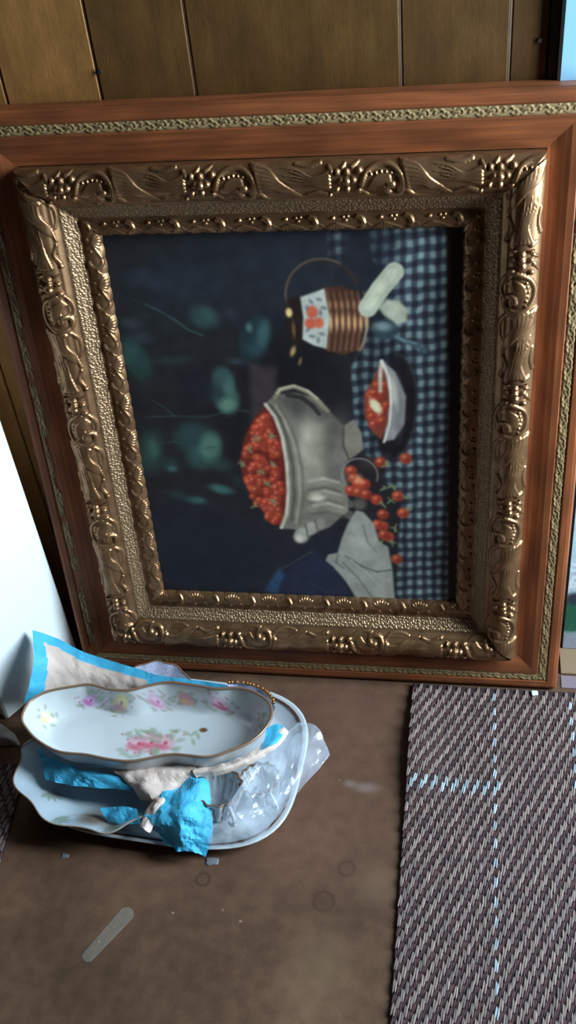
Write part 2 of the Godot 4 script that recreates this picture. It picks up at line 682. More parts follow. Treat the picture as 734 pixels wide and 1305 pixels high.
	struct("wall_front", slab(Vector3(3.2, 2.5, 0.06)), M.wall_paint, Vector3(0, 1.25, 2.73))
	struct("ceiling", slab(Vector3(3.32, 0.06, 3.0)), M.wall_paint, Vector3(0, 2.53, 1.25))
	var z0 := WIN[0]
	var z1 := WIN[1]
	var y0 := WIN[2]
	var y1 := WIN[3]
	var wx := WIN[4]
	var wr := struct("wall_right", slab(Vector3(0.06, y0, 2.9)), M.wall_paint, Vector3(wx + 0.03, y0 / 2, 1.25))
	put("wall_above_window", slab(Vector3(0.06, 2.5 - y1, 2.9)), M.wall_paint, wr, Vector3(0, (2.5 + y1) / 2 - y0 / 2, 0))
	put("wall_beside_window", slab(Vector3(0.06, y1 - y0, z0 + 0.2)), M.wall_paint, wr, Vector3(0, y1 / 2, (z0 - 0.2) / 2 - 1.25))
	put("wall_beside_window", slab(Vector3(0.06, y1 - y0, 2.7 - z1)), M.wall_paint, wr, Vector3(0, y1 / 2, (z1 + 2.7) / 2 - 1.25))
	var win := struct("window_1", slab(Vector3(0.05, 0.04, z1 - z0)), M.white_enamel, Vector3(wx + 0.03, y0 + 0.02, (z0 + z1) / 2))
	put("frame_head", slab(Vector3(0.05, 0.04, z1 - z0)), M.white_enamel, win, Vector3(0, y1 - y0 - 0.04, 0))
	for s in [-1, 1]: put("frame_side", slab(Vector3(0.05, y1 - y0 - 0.08, 0.03)), M.white_enamel, win, Vector3(0, (y1 - y0) / 2 - 0.02, s * ((z1 - z0) / 2 - 0.015)))
	var gm := mat(Color(1, 1, 1, 0.05), 0.02)
	gm.transparency = BaseMaterial3D.TRANSPARENCY_ALPHA
	put("pane", slab(Vector3(0.004, y1 - y0 - 0.08, z1 - z0 - 0.06)), gm, win, Vector3(0.01, (y1 - y0) / 2 - 0.02, 0))


func slab(s: Vector3) -> BoxMesh:
	var b := BoxMesh.new()
	b.size = s
	return b


# ------------------------------------------------------------------ the print: a still life, hung on its side
func paint_print() -> ImageTexture:
	var p := Pic.new(640, 801, 0.64, c8(37, 37, 43))
	var teal := c8(50, 86, 86)
	# ground tones
	p.ell(507, 103, 253.0, 162.0, 0, c8(37, 43, 56), 0.9, 0.8)
	p.ell(133, 190, 207.0, 162.0, 0, c8(36, 42, 50), 0.9, 0.7)
	p.ell(111, 1076, 276.0, 162.0, 0, c8(29, 33, 47), 0.9, 0.9)
	p.ell(529, 412, 138.0, 135.0, 0, c8(26, 26, 32), 0.8, 0.9)
	p.ell(321, 610, 138.0, 189.0, 0, c8(30, 29, 36), 0.9, 0.8)
	p.poly([Vector2(386, 392),Vector2(464, 412),Vector2(450, 521),Vector2(420, 542),Vector2(371, 596)], c8(62, 55, 62), 14, 0.8)
	p.ell(612, 1121, 115.0, 121.5, 0, c8(31, 36, 54), 0.7, 0.9)
	# foliage
	p.ell(114, 131, 59.8, 24.3, 8, c8(44, 54, 74), 0.8, 0.7)
	p.ell(221, 139, 92.0, 59.4, 0, c8(40, 48, 64), 0.9, 0.6)
	p.ell(265, 248, 41.4, 32.4, 20, c8(46, 76, 80), 0.5, 0.8)
	p.ell(278, 239, 20.7, 18.9, 20, c8(56, 88, 90), 0.8, 0.5)
	p.ell(411, 317, 39.1, 64.8, 25, c8(40, 70, 82), 0.5, 0.85)
	p.ell(395, 300, 20.7, 40.5, 25, c8(30, 44, 54), 0.8, 0.8)
	p.ell(434, 301, 16.1, 37.8, 15, c8(60, 98, 108), 0.7, 0.7)
	p.ell(394, 281, 9.2, 13.5, 0, c8(84, 120, 118), 0.8, 0.7)
	p.ell(298, 453, 34.5, 48.6, 0, c8(54, 90, 92), 0.35, 0.85)
	p.ell(302, 511, 39.1, 48.6, 0, c8(60, 100, 98), 0.35, 0.85)
	p.ell(275, 490, 23.0, 27.0, 0, c8(38, 58, 66), 0.8, 0.8)
	p.ell(304, 532, 25.3, 21.6, -20, c8(92, 132, 118), 0.7, 0.75)
	p.ell(316, 469, 13.8, 27.0, 10, c8(74, 112, 110), 0.8, 0.6)
	p.ell(39, 381, 41.4, 70.2, -20, c8(38, 72, 72), 0.4, 0.75)
	p.ell(23, 361, 25.3, 37.8, 0, c8(46, 84, 82), 0.8, 0.5)
	p.ell(38, 266, 27.6, 16.2, 10, c8(52, 66, 74), 0.8, 0.7)
	p.ell(62, 311, 36.8, 16.2, 10, c8(50, 64, 74), 0.8, 0.6)
	p.ell(158, 382, 55.2, 13.5, -5, c8(46, 58, 66), 0.8, 0.6)
	p.ell(344, 387, 27.6, 10.8, 5, c8(58, 70, 84), 0.8, 0.6)
	p.ell(349, 244, 16.1, 21.6, -35, c8(46, 56, 72), 0.8, 0.6)
	p.ell(214, 469, 50.6, 59.4, 0, c8(33, 36, 48), 0.9, 0.7)
	p.line([Vector2(95, 206),Vector2(139, 230),Vector2(182, 260),Vector2(214, 287),Vector2(254, 304)], 4, c8(58, 98, 98), 0.75)
	p.line([Vector2(18, 176),Vector2(95, 206)], 3, c8(44, 66, 70), 0.5)
	p.line([Vector2(5, 249),Vector2(125, 242)], 3, c8(42, 56, 62), 0.5)
	p.line([Vector2(38, 575),Vector2(127, 571),Vector2(231, 573),Vector2(327, 548),Vector2(370, 553)], 4, c8(54, 92, 94), 0.6)
	p.line([Vector2(69, 518),Vector2(101, 539),Vector2(132, 571)], 4, c8(48, 82, 84), 0.6)
	p.line([Vector2(61, 672),Vector2(119, 660),Vector2(163, 676)], 5, c8(60, 86, 88), 0.55)
	p.ell(191, 654, 64.4, 59.4, -10, c8(44, 74, 76), 0.5, 0.8)
	p.ell(203, 718, 50.6, 37.8, -20, c8(48, 82, 82), 0.5, 0.8)
	p.ell(233, 681, 34.5, 51.3, 10, c8(78, 122, 112), 0.5, 0.8)
	p.line([Vector2(199, 687),Vector2(269, 675)], 4, c8(48, 80, 80), 0.7)
	p.line([Vector2(198, 716),Vector2(252, 732)], 4, c8(48, 80, 80), 0.6)
	p.ell(37, 698, 39.1, 70.2, 10, c8(44, 78, 76), 0.6, 0.75)
	p.ell(46, 690, 16.1, 27.0, 0, c8(70, 112, 96), 0.8, 0.55)
	p.ell(92, 746, 27.6, 24.3, 0, c8(42, 70, 74), 0.7, 0.7)
	p.ell(98, 761, 13.8, 10.8, 0, c8(72, 112, 112), 0.8, 0.6)
	p.ell(259, 743, 36.8, 27.0, 10, c8(42, 66, 70), 0.7, 0.7)
	p.ell(249, 834, 39.1, 16.2, 14, c8(60, 112, 112), 0.6, 0.75)
	p.ell(163, 878, 29.9, 13.5, 5, c8(56, 112, 110), 0.7, 0.7)
	p.ell(100, 858, 32.2, 16.2, 20, c8(40, 64, 68), 0.8, 0.6)
	p.ell(302, 794, 23.0, 16.2, 60, c8(40, 52, 56), 0.8, 0.6)
	# checked cloth
	var nz := FastNoiseLite.new()
	nz.seed = 6
	nz.frequency = 0.012
	var check := func(u: float, v: float) -> Color:
		var uu := u + 6.0 * nz.get_noise_2d(u * 0.5, v) + (v - 600.0) * 0.006
		var vv := v + 8.0 * nz.get_noise_2d(u + 300.0, v * 0.5) + 0.10 * (u - 900.0)
		var a := smoothstep(0.36, 0.62, absf(fposmod(uu / 31.5, 1.0) - 0.5) * 2.0)
		var b := smoothstep(0.36, 0.62, absf(fposmod(vv / 38.0, 1.0) - 0.5) * 2.0)
		var c := c8(46, 46, 60).lerp(c8(66, 80, 100), maxf(a, b)).lerp(c8(128, 156, 168), a * b)
		var dim := 0.72 + 0.3 * smoothstep(760.0, 900.0, u) + 0.14 * nz.get_noise_2d(u * 0.3, v * 0.3)
		return Color(c.r * dim, c.g * dim, c.b * dim)
	p.poly([Vector2(639, 0),Vector2(686, 1),Vector2(678, 83),Vector2(639, 87)], Color(), 14, 0.75, check)
	p.poly([Vector2(741, -6),Vector2(952, -5),Vector2(968, 437),Vector2(967, 697),Vector2(974, 1274),Vector2(795, 1283),Vector2(809, 1051),Vector2(826, 869),Vector2(750, 756),Vector2(687, 647),Vector2(682, 412),Vector2(740, 290),Vector2(809, 175),Vector2(755, 85)], Color(), 6, 1.0, check)
	p.ell(766, 129, 46.0, 162.0, 0, c8(30, 36, 52), 0.9, 0.65)
	p.poly([Vector2(956, -9),Vector2(1017, -8),Vector2(1048, 1281),Vector2(974, 1284),Vector2(969, 487)], c8(34, 28, 26), 8, 1.0)  # not cloth: the right rail's cast shadow, painted into the print's edge
	# copper lustre jug
	p.poly([Vector2(513, 194),Vector2(554, 185),Vector2(553, 328),Vector2(516, 338),Vector2(503, 265)], c8(38, 30, 28), 6)
	p.poly([Vector2(617, 163),Vector2(670, 159),Vector2(711, 178),Vector2(730, 248),Vector2(714, 348),Vector2(665, 368),Vector2(611, 353)], c8(70, 46, 38), 4)
	for i in 7:
		var o := i * 7.4
		p.line([Vector2(627, 177)+Vector2(o*2.3,0), Vector2(635, 254)+Vector2(o*2.3,0), Vector2(621, 353)+Vector2(o*2.25,0)], 6, c8(120, 82, 62), 0.75)
		p.ell(Vector2(632, 268).x + o * 2.3, Vector2(632, 268).y, 5, 22, 0, c8(214, 164, 118), 0.8, 0.85)
		p.ell(Vector2(632, 214).x + o * 2.3, Vector2(632, 214).y, 5, 12, 0, c8(170, 124, 92), 0.8, 0.6)
	p.poly([Vector2(549, 190),Vector2(588, 177),Vector2(619, 166),Vector2(630, 252),Vector2(616, 348),Vector2(580, 338),Vector2(547, 318),Vector2(554, 251)], c8(164, 174, 176), 3)
	p.ell(580, 235, 16.1, 18.9, 0, c8(196, 88, 66), 0.3)
	p.ell(573, 270, 16.1, 16.2, 0, c8(190, 82, 62), 0.3)
	p.ell(598, 268, 13.8, 16.2, 0, c8(196, 92, 70), 0.3)
	for q in [Vector2(579, 204),Vector2(602, 198),Vector2(567, 223),Vector2(605, 302),Vector2(575, 309),Vector2(593, 321),Vector2(614, 223),Vector2(565, 289),Vector2(604, 237)]: p.ell(q.x, q.y, 9, 5, rng.randf() * 180, c8(96, 104, 118), 0.5, 0.8)
	p.ell(514, 236, 9.2, 13.5, 0, c8(236, 196, 130), 0.5)
	p.ell(524, 289, 4.6, 24.3, 0, c8(130, 92, 60), 0.7, 0.8)
	p.ell(517, 355, 6.9, 16.2, 20, c8(190, 150, 100), 0.6, 0.8)
	p.ell(536, 387, 4.6, 13.5, 20, c8(160, 120, 80), 0.6, 0.7)
	p.ring(613, 191, 103.5, 108.0, 0, c8(50, 43, 42), 10, 0.95, 172, 338)
	p.ring(613, 191, 105.8, 110.7, 0, c8(106, 95, 88), 4, 0.7, 178, 300)
	p.line([Vector2(728, 243),Vector2(733, 290),Vector2(723, 329),Vector2(711, 353)], 6, c8(150, 138, 124), 0.85)
	# white biscuits
	p.line([Vector2(814, 121),Vector2(774, 170),Vector2(738, 225)], 54, c8(166, 178, 166), 1.0)
	p.line([Vector2(809, 123),Vector2(772, 170),Vector2(740, 218)], 26, c8(192, 202, 186), 0.6)
	p.poly([Vector2(768, 225),Vector2(791, 200),Vector2(825, 205),Vector2(849, 230),Vector2(846, 268),Vector2(818, 274),Vector2(785, 248)], c8(160, 172, 160), 6)
	p.ell(814, 228, 23.0, 18.9, 20, c8(190, 198, 182), 0.8, 0.6)
	# spoon
	p.line([Vector2(806, 305),Vector2(837, 324),Vector2(872, 334),Vector2(897, 358)], 14, c8(70, 100, 118), 0.95)
	p.line([Vector2(806, 305),Vector2(837, 322),Vector2(872, 332)], 4, c8(130, 160, 172), 0.7)
	p.ell(784, 291, 34.5, 29.7, 12, c8(48, 66, 80), 0.2)
	p.ell(780, 281, 23.0, 13.5, 5, c8(126, 152, 162), 0.7, 0.8)
	# bowl of berries on a dark plate
	p.ell(809, 539, 64.4, 178.2, 4, c8(30, 28, 34), 0.15, 0.95)
	p.ring(809, 539, 62.1, 172.8, 4, c8(82, 80, 90), 3, 0.6, -100, 90)
	p.poly([Vector2(774, 383),Vector2(813, 422),Vector2(842, 500),Vector2(836, 591),Vector2(805, 645),Vector2(777, 651)], c8(140, 142, 150), 5)
	p.ell(821, 539, 13.8, 70.2, 0, c8(108, 110, 122), 0.8, 0.8)
	p.ell(808, 488, 9.2, 48.6, -8, c8(186, 186, 182), 0.8, 0.7)
	p.poly([Vector2(773, 387),Vector2(745, 447),Vector2(718, 501),Vector2(718, 566),Vector2(740, 619),Vector2(767, 646),Vector2(788, 579),Vector2(794, 488)], c8(120, 56, 44), 4)
	rng.seed = 71
	for i in 26:
		var a := rng.randf_range(468, 491)
		var b := rng.randf_range(490, 552)
		berry(p, a, b, rng.randf_range(3.6, 5.6))
	p.ell(752, 532, 13.8, 27.0, -30, c8(216, 196, 164), 0.4)
	p.line([Vector2(773, 387),Vector2(768, 432),Vector2(767, 483)], 12, c8(178, 176, 170), 0.9)
	p.line([Vector2(773, 385),Vector2(793, 437),Vector2(798, 513),Vector2(792, 592),Vector2(774, 654)], 8, c8(204, 206, 204), 0.95)
	# tureen
	p.poly([Vector2(421, 526),Vector2(452, 497),Vector2(515, 489),Vector2(582, 509),Vector2(624, 562),Vector2(653, 599),Vector2(685, 577),Vector2(707, 620),Vector2(712, 679),Vector2(654, 730),Vector2(659, 792),Vector2(655, 904),Vector2(594, 969),Vector2(520, 1005),Vector2(475, 982),Vector2(431, 980)], c8(112, 111, 106), 4)
	p.poly([Vector2(452, 500),Vector2(514, 492),Vector2(579, 512),Vector2(615, 559),Vector2(575, 594),Vector2(500, 568)], c8(74, 73, 74), 22, 0.9)
	p.ell(621, 626, 32.2, 70.2, 20, c8(84, 83, 82), 0.8, 0.7)
	p.ell(549, 690, 39.1, 108.0, 5, c8(158, 157, 148), 0.8, 0.8)
	p.ell(537, 649, 16.1, 59.4, 5, c8(178, 176, 166), 0.9, 0.6)
	p.ell(620, 793, 27.6, 70.2, 0, c8(96, 95, 93), 0.9, 0.6)
	p.poly([Vector2(653, 604),Vector2(684, 580),Vector2(704, 622),Vector2(709, 677),Vector2(669, 719),Vector2(652, 675)], c8(122, 119, 112), 5, 0.9)
	p.line([Vector2(653, 604),Vector2(650, 669),Vector2(667, 719)], 6, c8(66, 64, 64), 0.8)
	for i in 3:   # lobed belly
		var o := Vector2(i * 4, i * 46)
		p.line([Vector2(532, 807) + o, Vector2(583, 794) + o, Vector2(631, 810) + o, Vector2(655, 833) + o], 30, c8(132, 131, 125), 0.5)
		p.line([Vector2(538, 798) + o, Vector2(583, 786) + o, Vector2(627, 799) + o], 12, c8(168, 167, 160), 0.6)
		p.line([Vector2(531, 830) + o, Vector2(581, 820) + o, Vector2(635, 839) + o], 7, c8(84, 83, 84), 0.55)
	p.ell(559, 859, 23.0, 13.5, 0, c8(206, 205, 196), 0.8, 0.8)
	p.line([Vector2(452, 505),Vector2(468, 479),Vector2(511, 468),Vector2(553, 486),Vector2(581, 515),Vector2(608, 549)], 15, c8(124, 120, 106), 0.95)
	p.line([Vector2(458, 492),Vector2(473, 476),Vector2(512, 466),Vector2(551, 481),Vector2(580, 507)], 6, c8(178, 172, 152), 0.9)
	p.line([Vector2(490, 497),Vector2(533, 505),Vector2(564, 533),Vector2(581, 559)], 14, c8(44, 43, 46), 0.9)
	p.ell(499, 1006, 25.3, 32.4, 30, c8(150, 151, 147), 0.25)
	p.ell(532, 977, 20.7, 27.0, 20, c8(146, 147, 143), 0.25)
	p.ell(561, 958, 16.1, 21.6, 20, c8(128, 128, 124), 0.3)
	p.line([Vector2(515, 962),Vector2(521, 1024)], 5, c8(70, 70, 74), 0.8)
	p.line([Vector2(547, 943),Vector2(554, 998)], 5, c8(78, 78, 80), 0.7)
	p.ell(491, 1015, 11.5, 13.5, 0, c8(206, 206, 200), 0.8, 0.9)
	# berries heaped in the tureen
	p.poly([Vector2(421, 531),Vector2(378, 580),Vector2(345, 640),Vector2(321, 725),Vector2(325, 788),Vector2(344, 858),Vector2(377, 917),Vector2(432, 974),Vector2(459, 879),Vector2(468, 734),Vector2(457, 617)], c8(104, 36, 32), 4)
	for i in 130:
		var b := rng.randf_range(523, 665)
		var m0 := 308.0 + 33.0 * pow(absf(b - 590.0) / 74.0, 2.0)
		var a := rng.randf_range(m0 + 2.0, 361.0 - 0.0028 * pow(b - 615.0, 2.0))
		if a < m0: continue
		berry(p, a, b, rng.randf_range(4.2, 6.0))
	for q in [Vector2(423, 740),Vector2(388, 764),Vector2(406, 813),Vector2(419, 871),Vector2(330, 742),Vector2(381, 651),Vector2(353, 897),Vector2(434, 637),Vector2(357, 690)]: hull_leaf(p, q)
	p.line([Vector2(421, 529),Vector2(446, 569),Vector2(463, 639),Vector2(470, 734),Vector2(468, 835),Vector2(456, 924),Vector2(434, 977)], 12, c8(182, 182, 170), 0.95)
	p.line([Vector2(433, 529),Vector2(461, 574),Vector2(479, 650),Vector2(489, 747),Vector2(487, 849),Vector2(470, 945)], 9, c8(82, 80, 74), 0.9)
	p.line([Vector2(450, 531),Vector2(474, 582),Vector2(496, 655),Vector2(506, 756),Vector2(504, 854),Vector2(484, 957)], 7, c8(150, 148, 138), 0.85)
	p.line([Vector2(462, 531),Vector2(486, 582),Vector2(508, 655),Vector2(518, 755),Vector2(517, 854),Vector2(497, 963)], 4, c8(88, 86, 82), 0.7)
	# small spilled bowl
	p.ell(711, 766, 59.8, 64.8, 0, c8(40, 36, 40), 0.2, 0.95)
	p.ell(727, 729, 23.0, 24.3, 0, c8(66, 60, 62), 0.8, 0.6)
	p.ring(697, 772, 55.2, 59.4, 0, c8(150, 146, 150), 4, 0.75, 150, 380)
	for q in [Vector2(447,596), Vector2(450,606), Vector2(456,612), Vector2(447,622), Vector2(456,624), Vector2(466,627), Vector2(464,613), Vector2(484,585), Vector2(515,580), Vector2(505,629), Vector2(479,634), Vector2(487,654), Vector2(512,652), Vector2(487,670), Vector2(480,668), Vector2(494,685), Vector2(488,682), Vector2(504,717)]: berry(p, q.x, q.y, 7.5)
	p.ell(694, 786, 11.5, 16.2, 0, c8(226, 168, 124), 0.8, 0.6)
	for q in [Vector2(798, 807),Vector2(773, 819),Vector2(789, 862),Vector2(767, 880),Vector2(802, 965),Vector2(794, 1020),Vector2(754, 1028),Vector2(848, 898),Vector2(780, 733),Vector2(846, 851)]: hull_leaf(p, q)
	p.ell(693, 879, 20.7, 21.6, 0, c8(92, 90, 88), 0.5, 0.9)
	# napkin
	p.poly([Vector2(680, 903),Vector2(704, 908),Vector2(735, 952),Vector2(751, 1022),Vector2(779, 1039),Vector2(792, 1133),Vector2(798, 1257),Vector2(671, 1263),Vector2(635, 1185),Vector2(596, 1128),Vector2(571, 1104),Vector2(583, 1078),Vector2(614, 1070),Vector2(627, 1020),Vector2(650, 958)], c8(138, 144, 144), 4)
	p.ell(698, 1024, 32.2, 64.8, 0, c8(162, 168, 166), 0.9, 0.7)
	p.ell(752, 1180, 23.0, 54.0, 0, c8(160, 166, 164), 0.9, 0.6)
	p.line([Vector2(639, 1082),Vector2(695, 1124),Vector2(741, 1142),Vector2(790, 1133)], 7, c8(84, 90, 96), 0.75)
	p.line([Vector2(628, 1108),Vector2(677, 1170),Vector2(727, 1260)], 6, c8(92, 98, 102), 0.7)
	p.line([Vector2(654, 1094),Vector2(714, 1156),Vector2(759, 1219)], 5, c8(180, 184, 180), 0.5)
	p.line([Vector2(614, 1077),Vector2(607, 1109),Vector2(632, 1133)], 6, c8(88, 92, 96), 0.7)
	p.line([Vector2(700, 956),Vector2(713, 1023),Vector2(742, 1065)], 6, c8(108, 114, 118), 0.6)
	# blue cloth at the foot
	p.poly([Vector2(332, 1300),Vector2(401, 1189),Vector2(537, 1061),Vector2(595, 1135),Vector2(634, 1201),Vector2(657, 1284)], c8(34, 42, 66), 10, 0.9)
	p.poly([Vector2(354, 1238),Vector2(416, 1136),Vector2(430, 1168),Vector2(396, 1249)], c8(42, 74, 118), 8, 0.8)
	p.line([Vector2(426, 1142),Vector2(482, 1101),Vector2(531, 1067)], 3, c8(92, 104, 122), 0.6)
	p.line([Vector2(503, 1191),Vector2(580, 1240)], 5, c8(46, 58, 88), 0.7)
	p.soften(2)
	p.mute(0.14)
	p.grain(77, 0.5, 0.5, 0.10, 2)
	p.grain(78, 0.02, 0.02, 0.12, 3)
	return p.tex(PRINT_GAIN, Color(1.06, 1.0, 0.93))


func berry(p: Pic, x: float, y: float, r: float) -> void:
	# x, y come in the layout's own units and are turned to the print's plane
	var q := lay(x, y)
	p.ell(q.x, q.y, r * 2.5, r * 2.6, 0, c8(150 + rng.randf() * 36, 56 + rng.randf() * 14, 44), 0.25, 0.95)
	p.ell(q.x + r * 0.9, q.y + r * 0.9, r * 1.6, r * 1.6, 0, c8(112, 34, 30), 0.9, 0.5)
	p.ell(q.x - r * 0.5, q.y - r * 0.7, r * 0.9, r * 0.9, 0, c8(226, 122, 92), 0.8, 0.7)


func hull_leaf(p: Pic, q: Vector2) -> void:
	for i in 5:
		var a := rng.randf() * TAU
		p.line([q, q + Vector2(cos(a), sin(a)) * rng.randf_range(9, 17)], 5, c8(112, 128, 92), 0.85)


func lay(x: float, y: float) -> Vector2:
	return Vector2(-38.4809 + 1.732284 * x + -0.664398 * y + 0.00123728 * x * y, -990.5468 + 0.194363 * x + 2.969645 * y + -0.00041078 * x * y)


# ------------------------------------------------------------------ the framed picture
func v2(flat: Array) -> Array:
	var p := []
	for i in range(0, flat.size(), 2): p.append(Vector2(flat[i], flat[i + 1]))
	return p


func build_frame() -> void:
	var root := thing("picture_frame")
	root.rotation.x = -LEAN
	tag(root, "ornate oak and gilt picture frame with a sideways still life print, leaning on the wall", "picture frame")

	# carved ornament (one repeat, mm): a along the rail, b from 0 (towards the print) to 41
	var orn := []
	for q in [[5, 22], [11, 31], [11, 13], [18, 23], [1, 31], [0, 13], [24, 32], [23, 12]]: orn.append([v2(q), 3.7, 3.7, 1.15])
	orn.append([v2([11, 22]), 4.4, 4.4, 1.35])
	orn.append([v2([6, 34, 9, 39]), 2.8, 1.6, 0.9])
	orn.append([v2([16, 35, 23, 40]), 2.8, 1.6, 0.9])
	orn.append([v2([26, 17, 31, 30, 42, 36.5, 55, 36, 65, 29, 69, 19, 66, 9, 58, 6, 52, 10, 53, 16, 58, 17]), 2.6, 3.6, 1.05])   # the C scroll
	orn.append([v2([26, 11, 33, 5, 44, 2.5, 53, 4]), 2.0, 2.8, 0.9])
	for k in 5:
		var g := k / 4.0
		orn.append([v2([33 + 5 * g, 13 - 3 * g, 41 + 4 * g, 25 - 8 * g, 54 + 1 * g, 27 - 10 * g]), 2.0, 2.6, 0.62])   # shell flutes
	for k in 6: orn.append([v2([36 + k * 5.2, 31.0 - absf(k - 2.3) * 1.2]), 1.7, 1.5, 1.3])
	for k in 6:
		var g := k / 5.0
		orn.append([v2([69 + 4 * g, 38 - 20 * g, 84 + 4 * g, 34 - 16 * g, 96 + 4 * g, 22 - 11 * g, 109 + 9 * g, 13 - 10 * g + 3 * g * g]), 2.9, 1.3, 1.12])   # acanthus lobes
	orn.append([v2([66, 40, 71, 30, 74, 16]), 2.2, 3.0, 1.15])
	orn.append([v2([72, 11, 80, 4, 92, 2.5, 104, 5]), 2.8, 1.4, 0.9])
	for k in 5:
		var g := k / 4.0
		orn.append([v2([97 + 7.0 * (k % 2) + 4 * g, 36 - 14 * g, 115, 33 - 12 * g, 130, 26 - 6 * g, 147, 31 - 15 * g]), 0.7, 2.7, 1.0])   # trailing leaf
	orn.append([v2([112, 39, 126, 37, 138, 40]), 2.0, 2.6, 0.8])
	orn.append([v2([122, 7, 133, 11, 143, 7]), 2.0, 3.0, 0.9])
	orn.append([v2([147, 36, 150, 31]), 2.4, 3.0, 1.0])
	orn.append([v2([147, 6]), 2.8, 2.8, 1.1])
	var ORN := raster(orn, 155.0, 41.0, 1.05)

	var lipm := []
	lipm.append([v2([31, 3, 37, 2.6, 42, 5, 43.5, 10, 41, 15, 36.5, 16.5]), 1.2, 2.4, 1.2])
	lipm.append([v2([10, 15]), 2.0, 2.0, 1.2])
	for q in [[21, 16], [26, 16.5], [24, 12.5]]: lipm.append([v2(q), 1.6, 1.6, 1.1])
	for k in 6:
		var g := -1.0 + k * 0.4
		lipm.append([v2([12 + g * 2, 9, 12 + g * 9, 2.2 + 2.0 * g * g]), 0.8, 1.3, 1.0])
	lipm.append([v2([13, 9.5, 20, 7.5, 27, 5, 32, 3.2]), 1.0, 1.6, 1.1])
	lipm.append([v2([44, 9, 49, 8, 51, 5]), 1.2, 0.8, 0.9])
	var LIP := raster(lipm, 51.6, 21.0, 0.6, true)

	var bandm := []
	bandm.append([v2([0, 2.5, 7, 5.5, 13, 8.6, 19, 8.2, 24, 4.5, 29, 2.2, 34, 2.5]), 0.9, 0.9, 1.0])
	for q in [[4, 8, 8, 9.4, 11, 7], [15, 4, 19, 2, 22, 3], [24, 8.5, 28, 9, 30, 6], [31, 6.5, 34, 8.8, 37, 8.4], [9, 3, 12, 1.4, 15, 2], [19, 6, 22, 6.6, 26, 6]]: bandm.append([v2(q), 1.0, 1.7, 1.0])
	for q in [[2, 5.5], [14, 6], [29, 4.8], [21, 9.6]]: bandm.append([v2(q), 1.2, 1.2, 1.1])
	var BAND := raster(bandm, 34.0, 11.0, 0.55, true)

	# pebbled ground
	rng.seed = 5
	var peb := PackedVector3Array()
	for i in 64 * 8: peb.append(Vector3(rng.randf_range(0.1, 0.9), rng.randf_range(0.1, 0.9), rng.randf_range(0.75, 1.25)))
	var pebble := func(s: float, t: float) -> float:
		var fx := t / 2.9
		var fy := (s - 22.6) / 2.9
		var ix := int(floor(fx))
		var iy := int(floor(fy))
		var best := 0.0
		for oy in [-1, 0, 1]:
			if iy + oy < 0 or iy + oy > 4: continue
			for ox in [-1, 0, 1]:
				var c := peb[posmod(ix + ox, 64) * 8 + iy + oy]
				var d2 := pow(ix + ox + c.x - fx, 2.0) + pow(iy + oy + c.y - fy, 2.0)
				var q := 0.17 * c.z - d2
				if q > best: best = q
		return 0.15 + 2.0 * sqrt(best)

	var wood_section := [[80.6, 10.0], [80.6, 31.0], [84, 31.2], [90, 32.4], [97, 34.4], [104, 36.0], [111.5, 36.4], [112.6, 35.4], [113.0, 34.6], [124.0, 34.6], [124.3, 35.6], [126, 36.6], [133, 36.6], [137, 35.4], [139.0, 32.0], [139.2, 0.0], [80.6, 0.0]]
	var side_names := ["top", "right", "bottom", "left"]
	for k in 4:
		var L := SIGHT_W if k % 2 == 0 else SIGHT_H
		var mir := k >= 2
		var o: Vector3 = [Vector3.UP, Vector3.RIGHT, Vector3.DOWN, Vector3.LEFT][k]
		var t: Vector3 = [Vector3.RIGHT, Vector3.DOWN, Vector3.LEFT, Vector3.UP][k]
		var c: Vector3 = Vector3(0, SIGHT_Y + SIGHT_H / 2, 0) + o * (SIGHT_H if k % 2 == 0 else SIGHT_W) / 2.0
		var place := Transform3D(Basis(t, o, Vector3.BACK), c)
		# oak rail with its thin gilt band
		var wr := put("wooden_rail", mitred(L, wood_section), M.oak, root)
		wr.transform = place
		var nb := int((L + 0.24) * 1000.0 / 1.1)
		var chip := FastNoiseLite.new()
		chip.seed = 31 + k
		chip.frequency = 0.012 if k == 3 else 0.02
		var P := PackedVector3Array()
		var U := PackedVector2Array()
		var nsb := 13
		for j in nsb:
			var s := lerpf(113.1, 123.9, j / float(nsb - 1))
			for i in nb:
				var half := L * 500.0 + s
				var tt := lerpf(-half, half, i / float(nb - 1))
				var e := minf(j, nsb - 1 - j)
				P.append(Vector3(tt, s, 34.7 + (0.5 + 0.75 * relief(BAND, tt, s - 113.1) if e > 0 else 0.0)) * 0.001)
				U.append(Vector2(tt, s) * 0.001)
		var skip := PackedByteArray()
		skip.resize((nb - 1) * (nsb - 1))
		if k == 3:
			for j in nsb - 1:
				for i in nb - 1:
					var q := P[j * nb + i]
					var thr := 0.16 + 0.10 * sin(q.y * 2600.0)
					if absf(chip.get_noise_2d(q.x * 1000.0, q.y * 2500.0)) > thr + 0.08: skip[j * (nb - 1) + i] = 1
		var gb := put("gilt_band", grid(P, nb, nsb, U, skip), M.band, wr)
		if k == 3: gb.set_meta("label", "narrow gilt band with pieces broken away")
		# gilt moulding
		var core := []
		for s in [38.6, 40, 42, 44, 46, 49, 52, 55, 58, 61, 64, 67, 70, 73, 76, 78, 79.7]: core.append([s, sec(s)])
		var gr := put("gilt_rail", strip(L, 21.5, 79.7, 52, 60, null), M.gilt, root)
		gr.transform = place
		put("rail_edge", mitred(L, [[0.6, 18.0], [0.6, 23.5], [3, 27], [21.5, 29.5], [40, 40], [60, 50], [79.6, 44.4], [79.7, 15.0], [20, 15]]), M.gilt, gr)
		put("pebbled_band", strip(L, 22.8, 37.4, 25, int((L + 0.06) * 1000.0 / 0.62), pebble), M.pebble, gr)
		var sgn := -1.0 if mir else 1.0
		var off: float = [-162.5 - 42.0, -217.2 - 10.0, -157.4 - 10.0, -220.0 - 42.0][k]
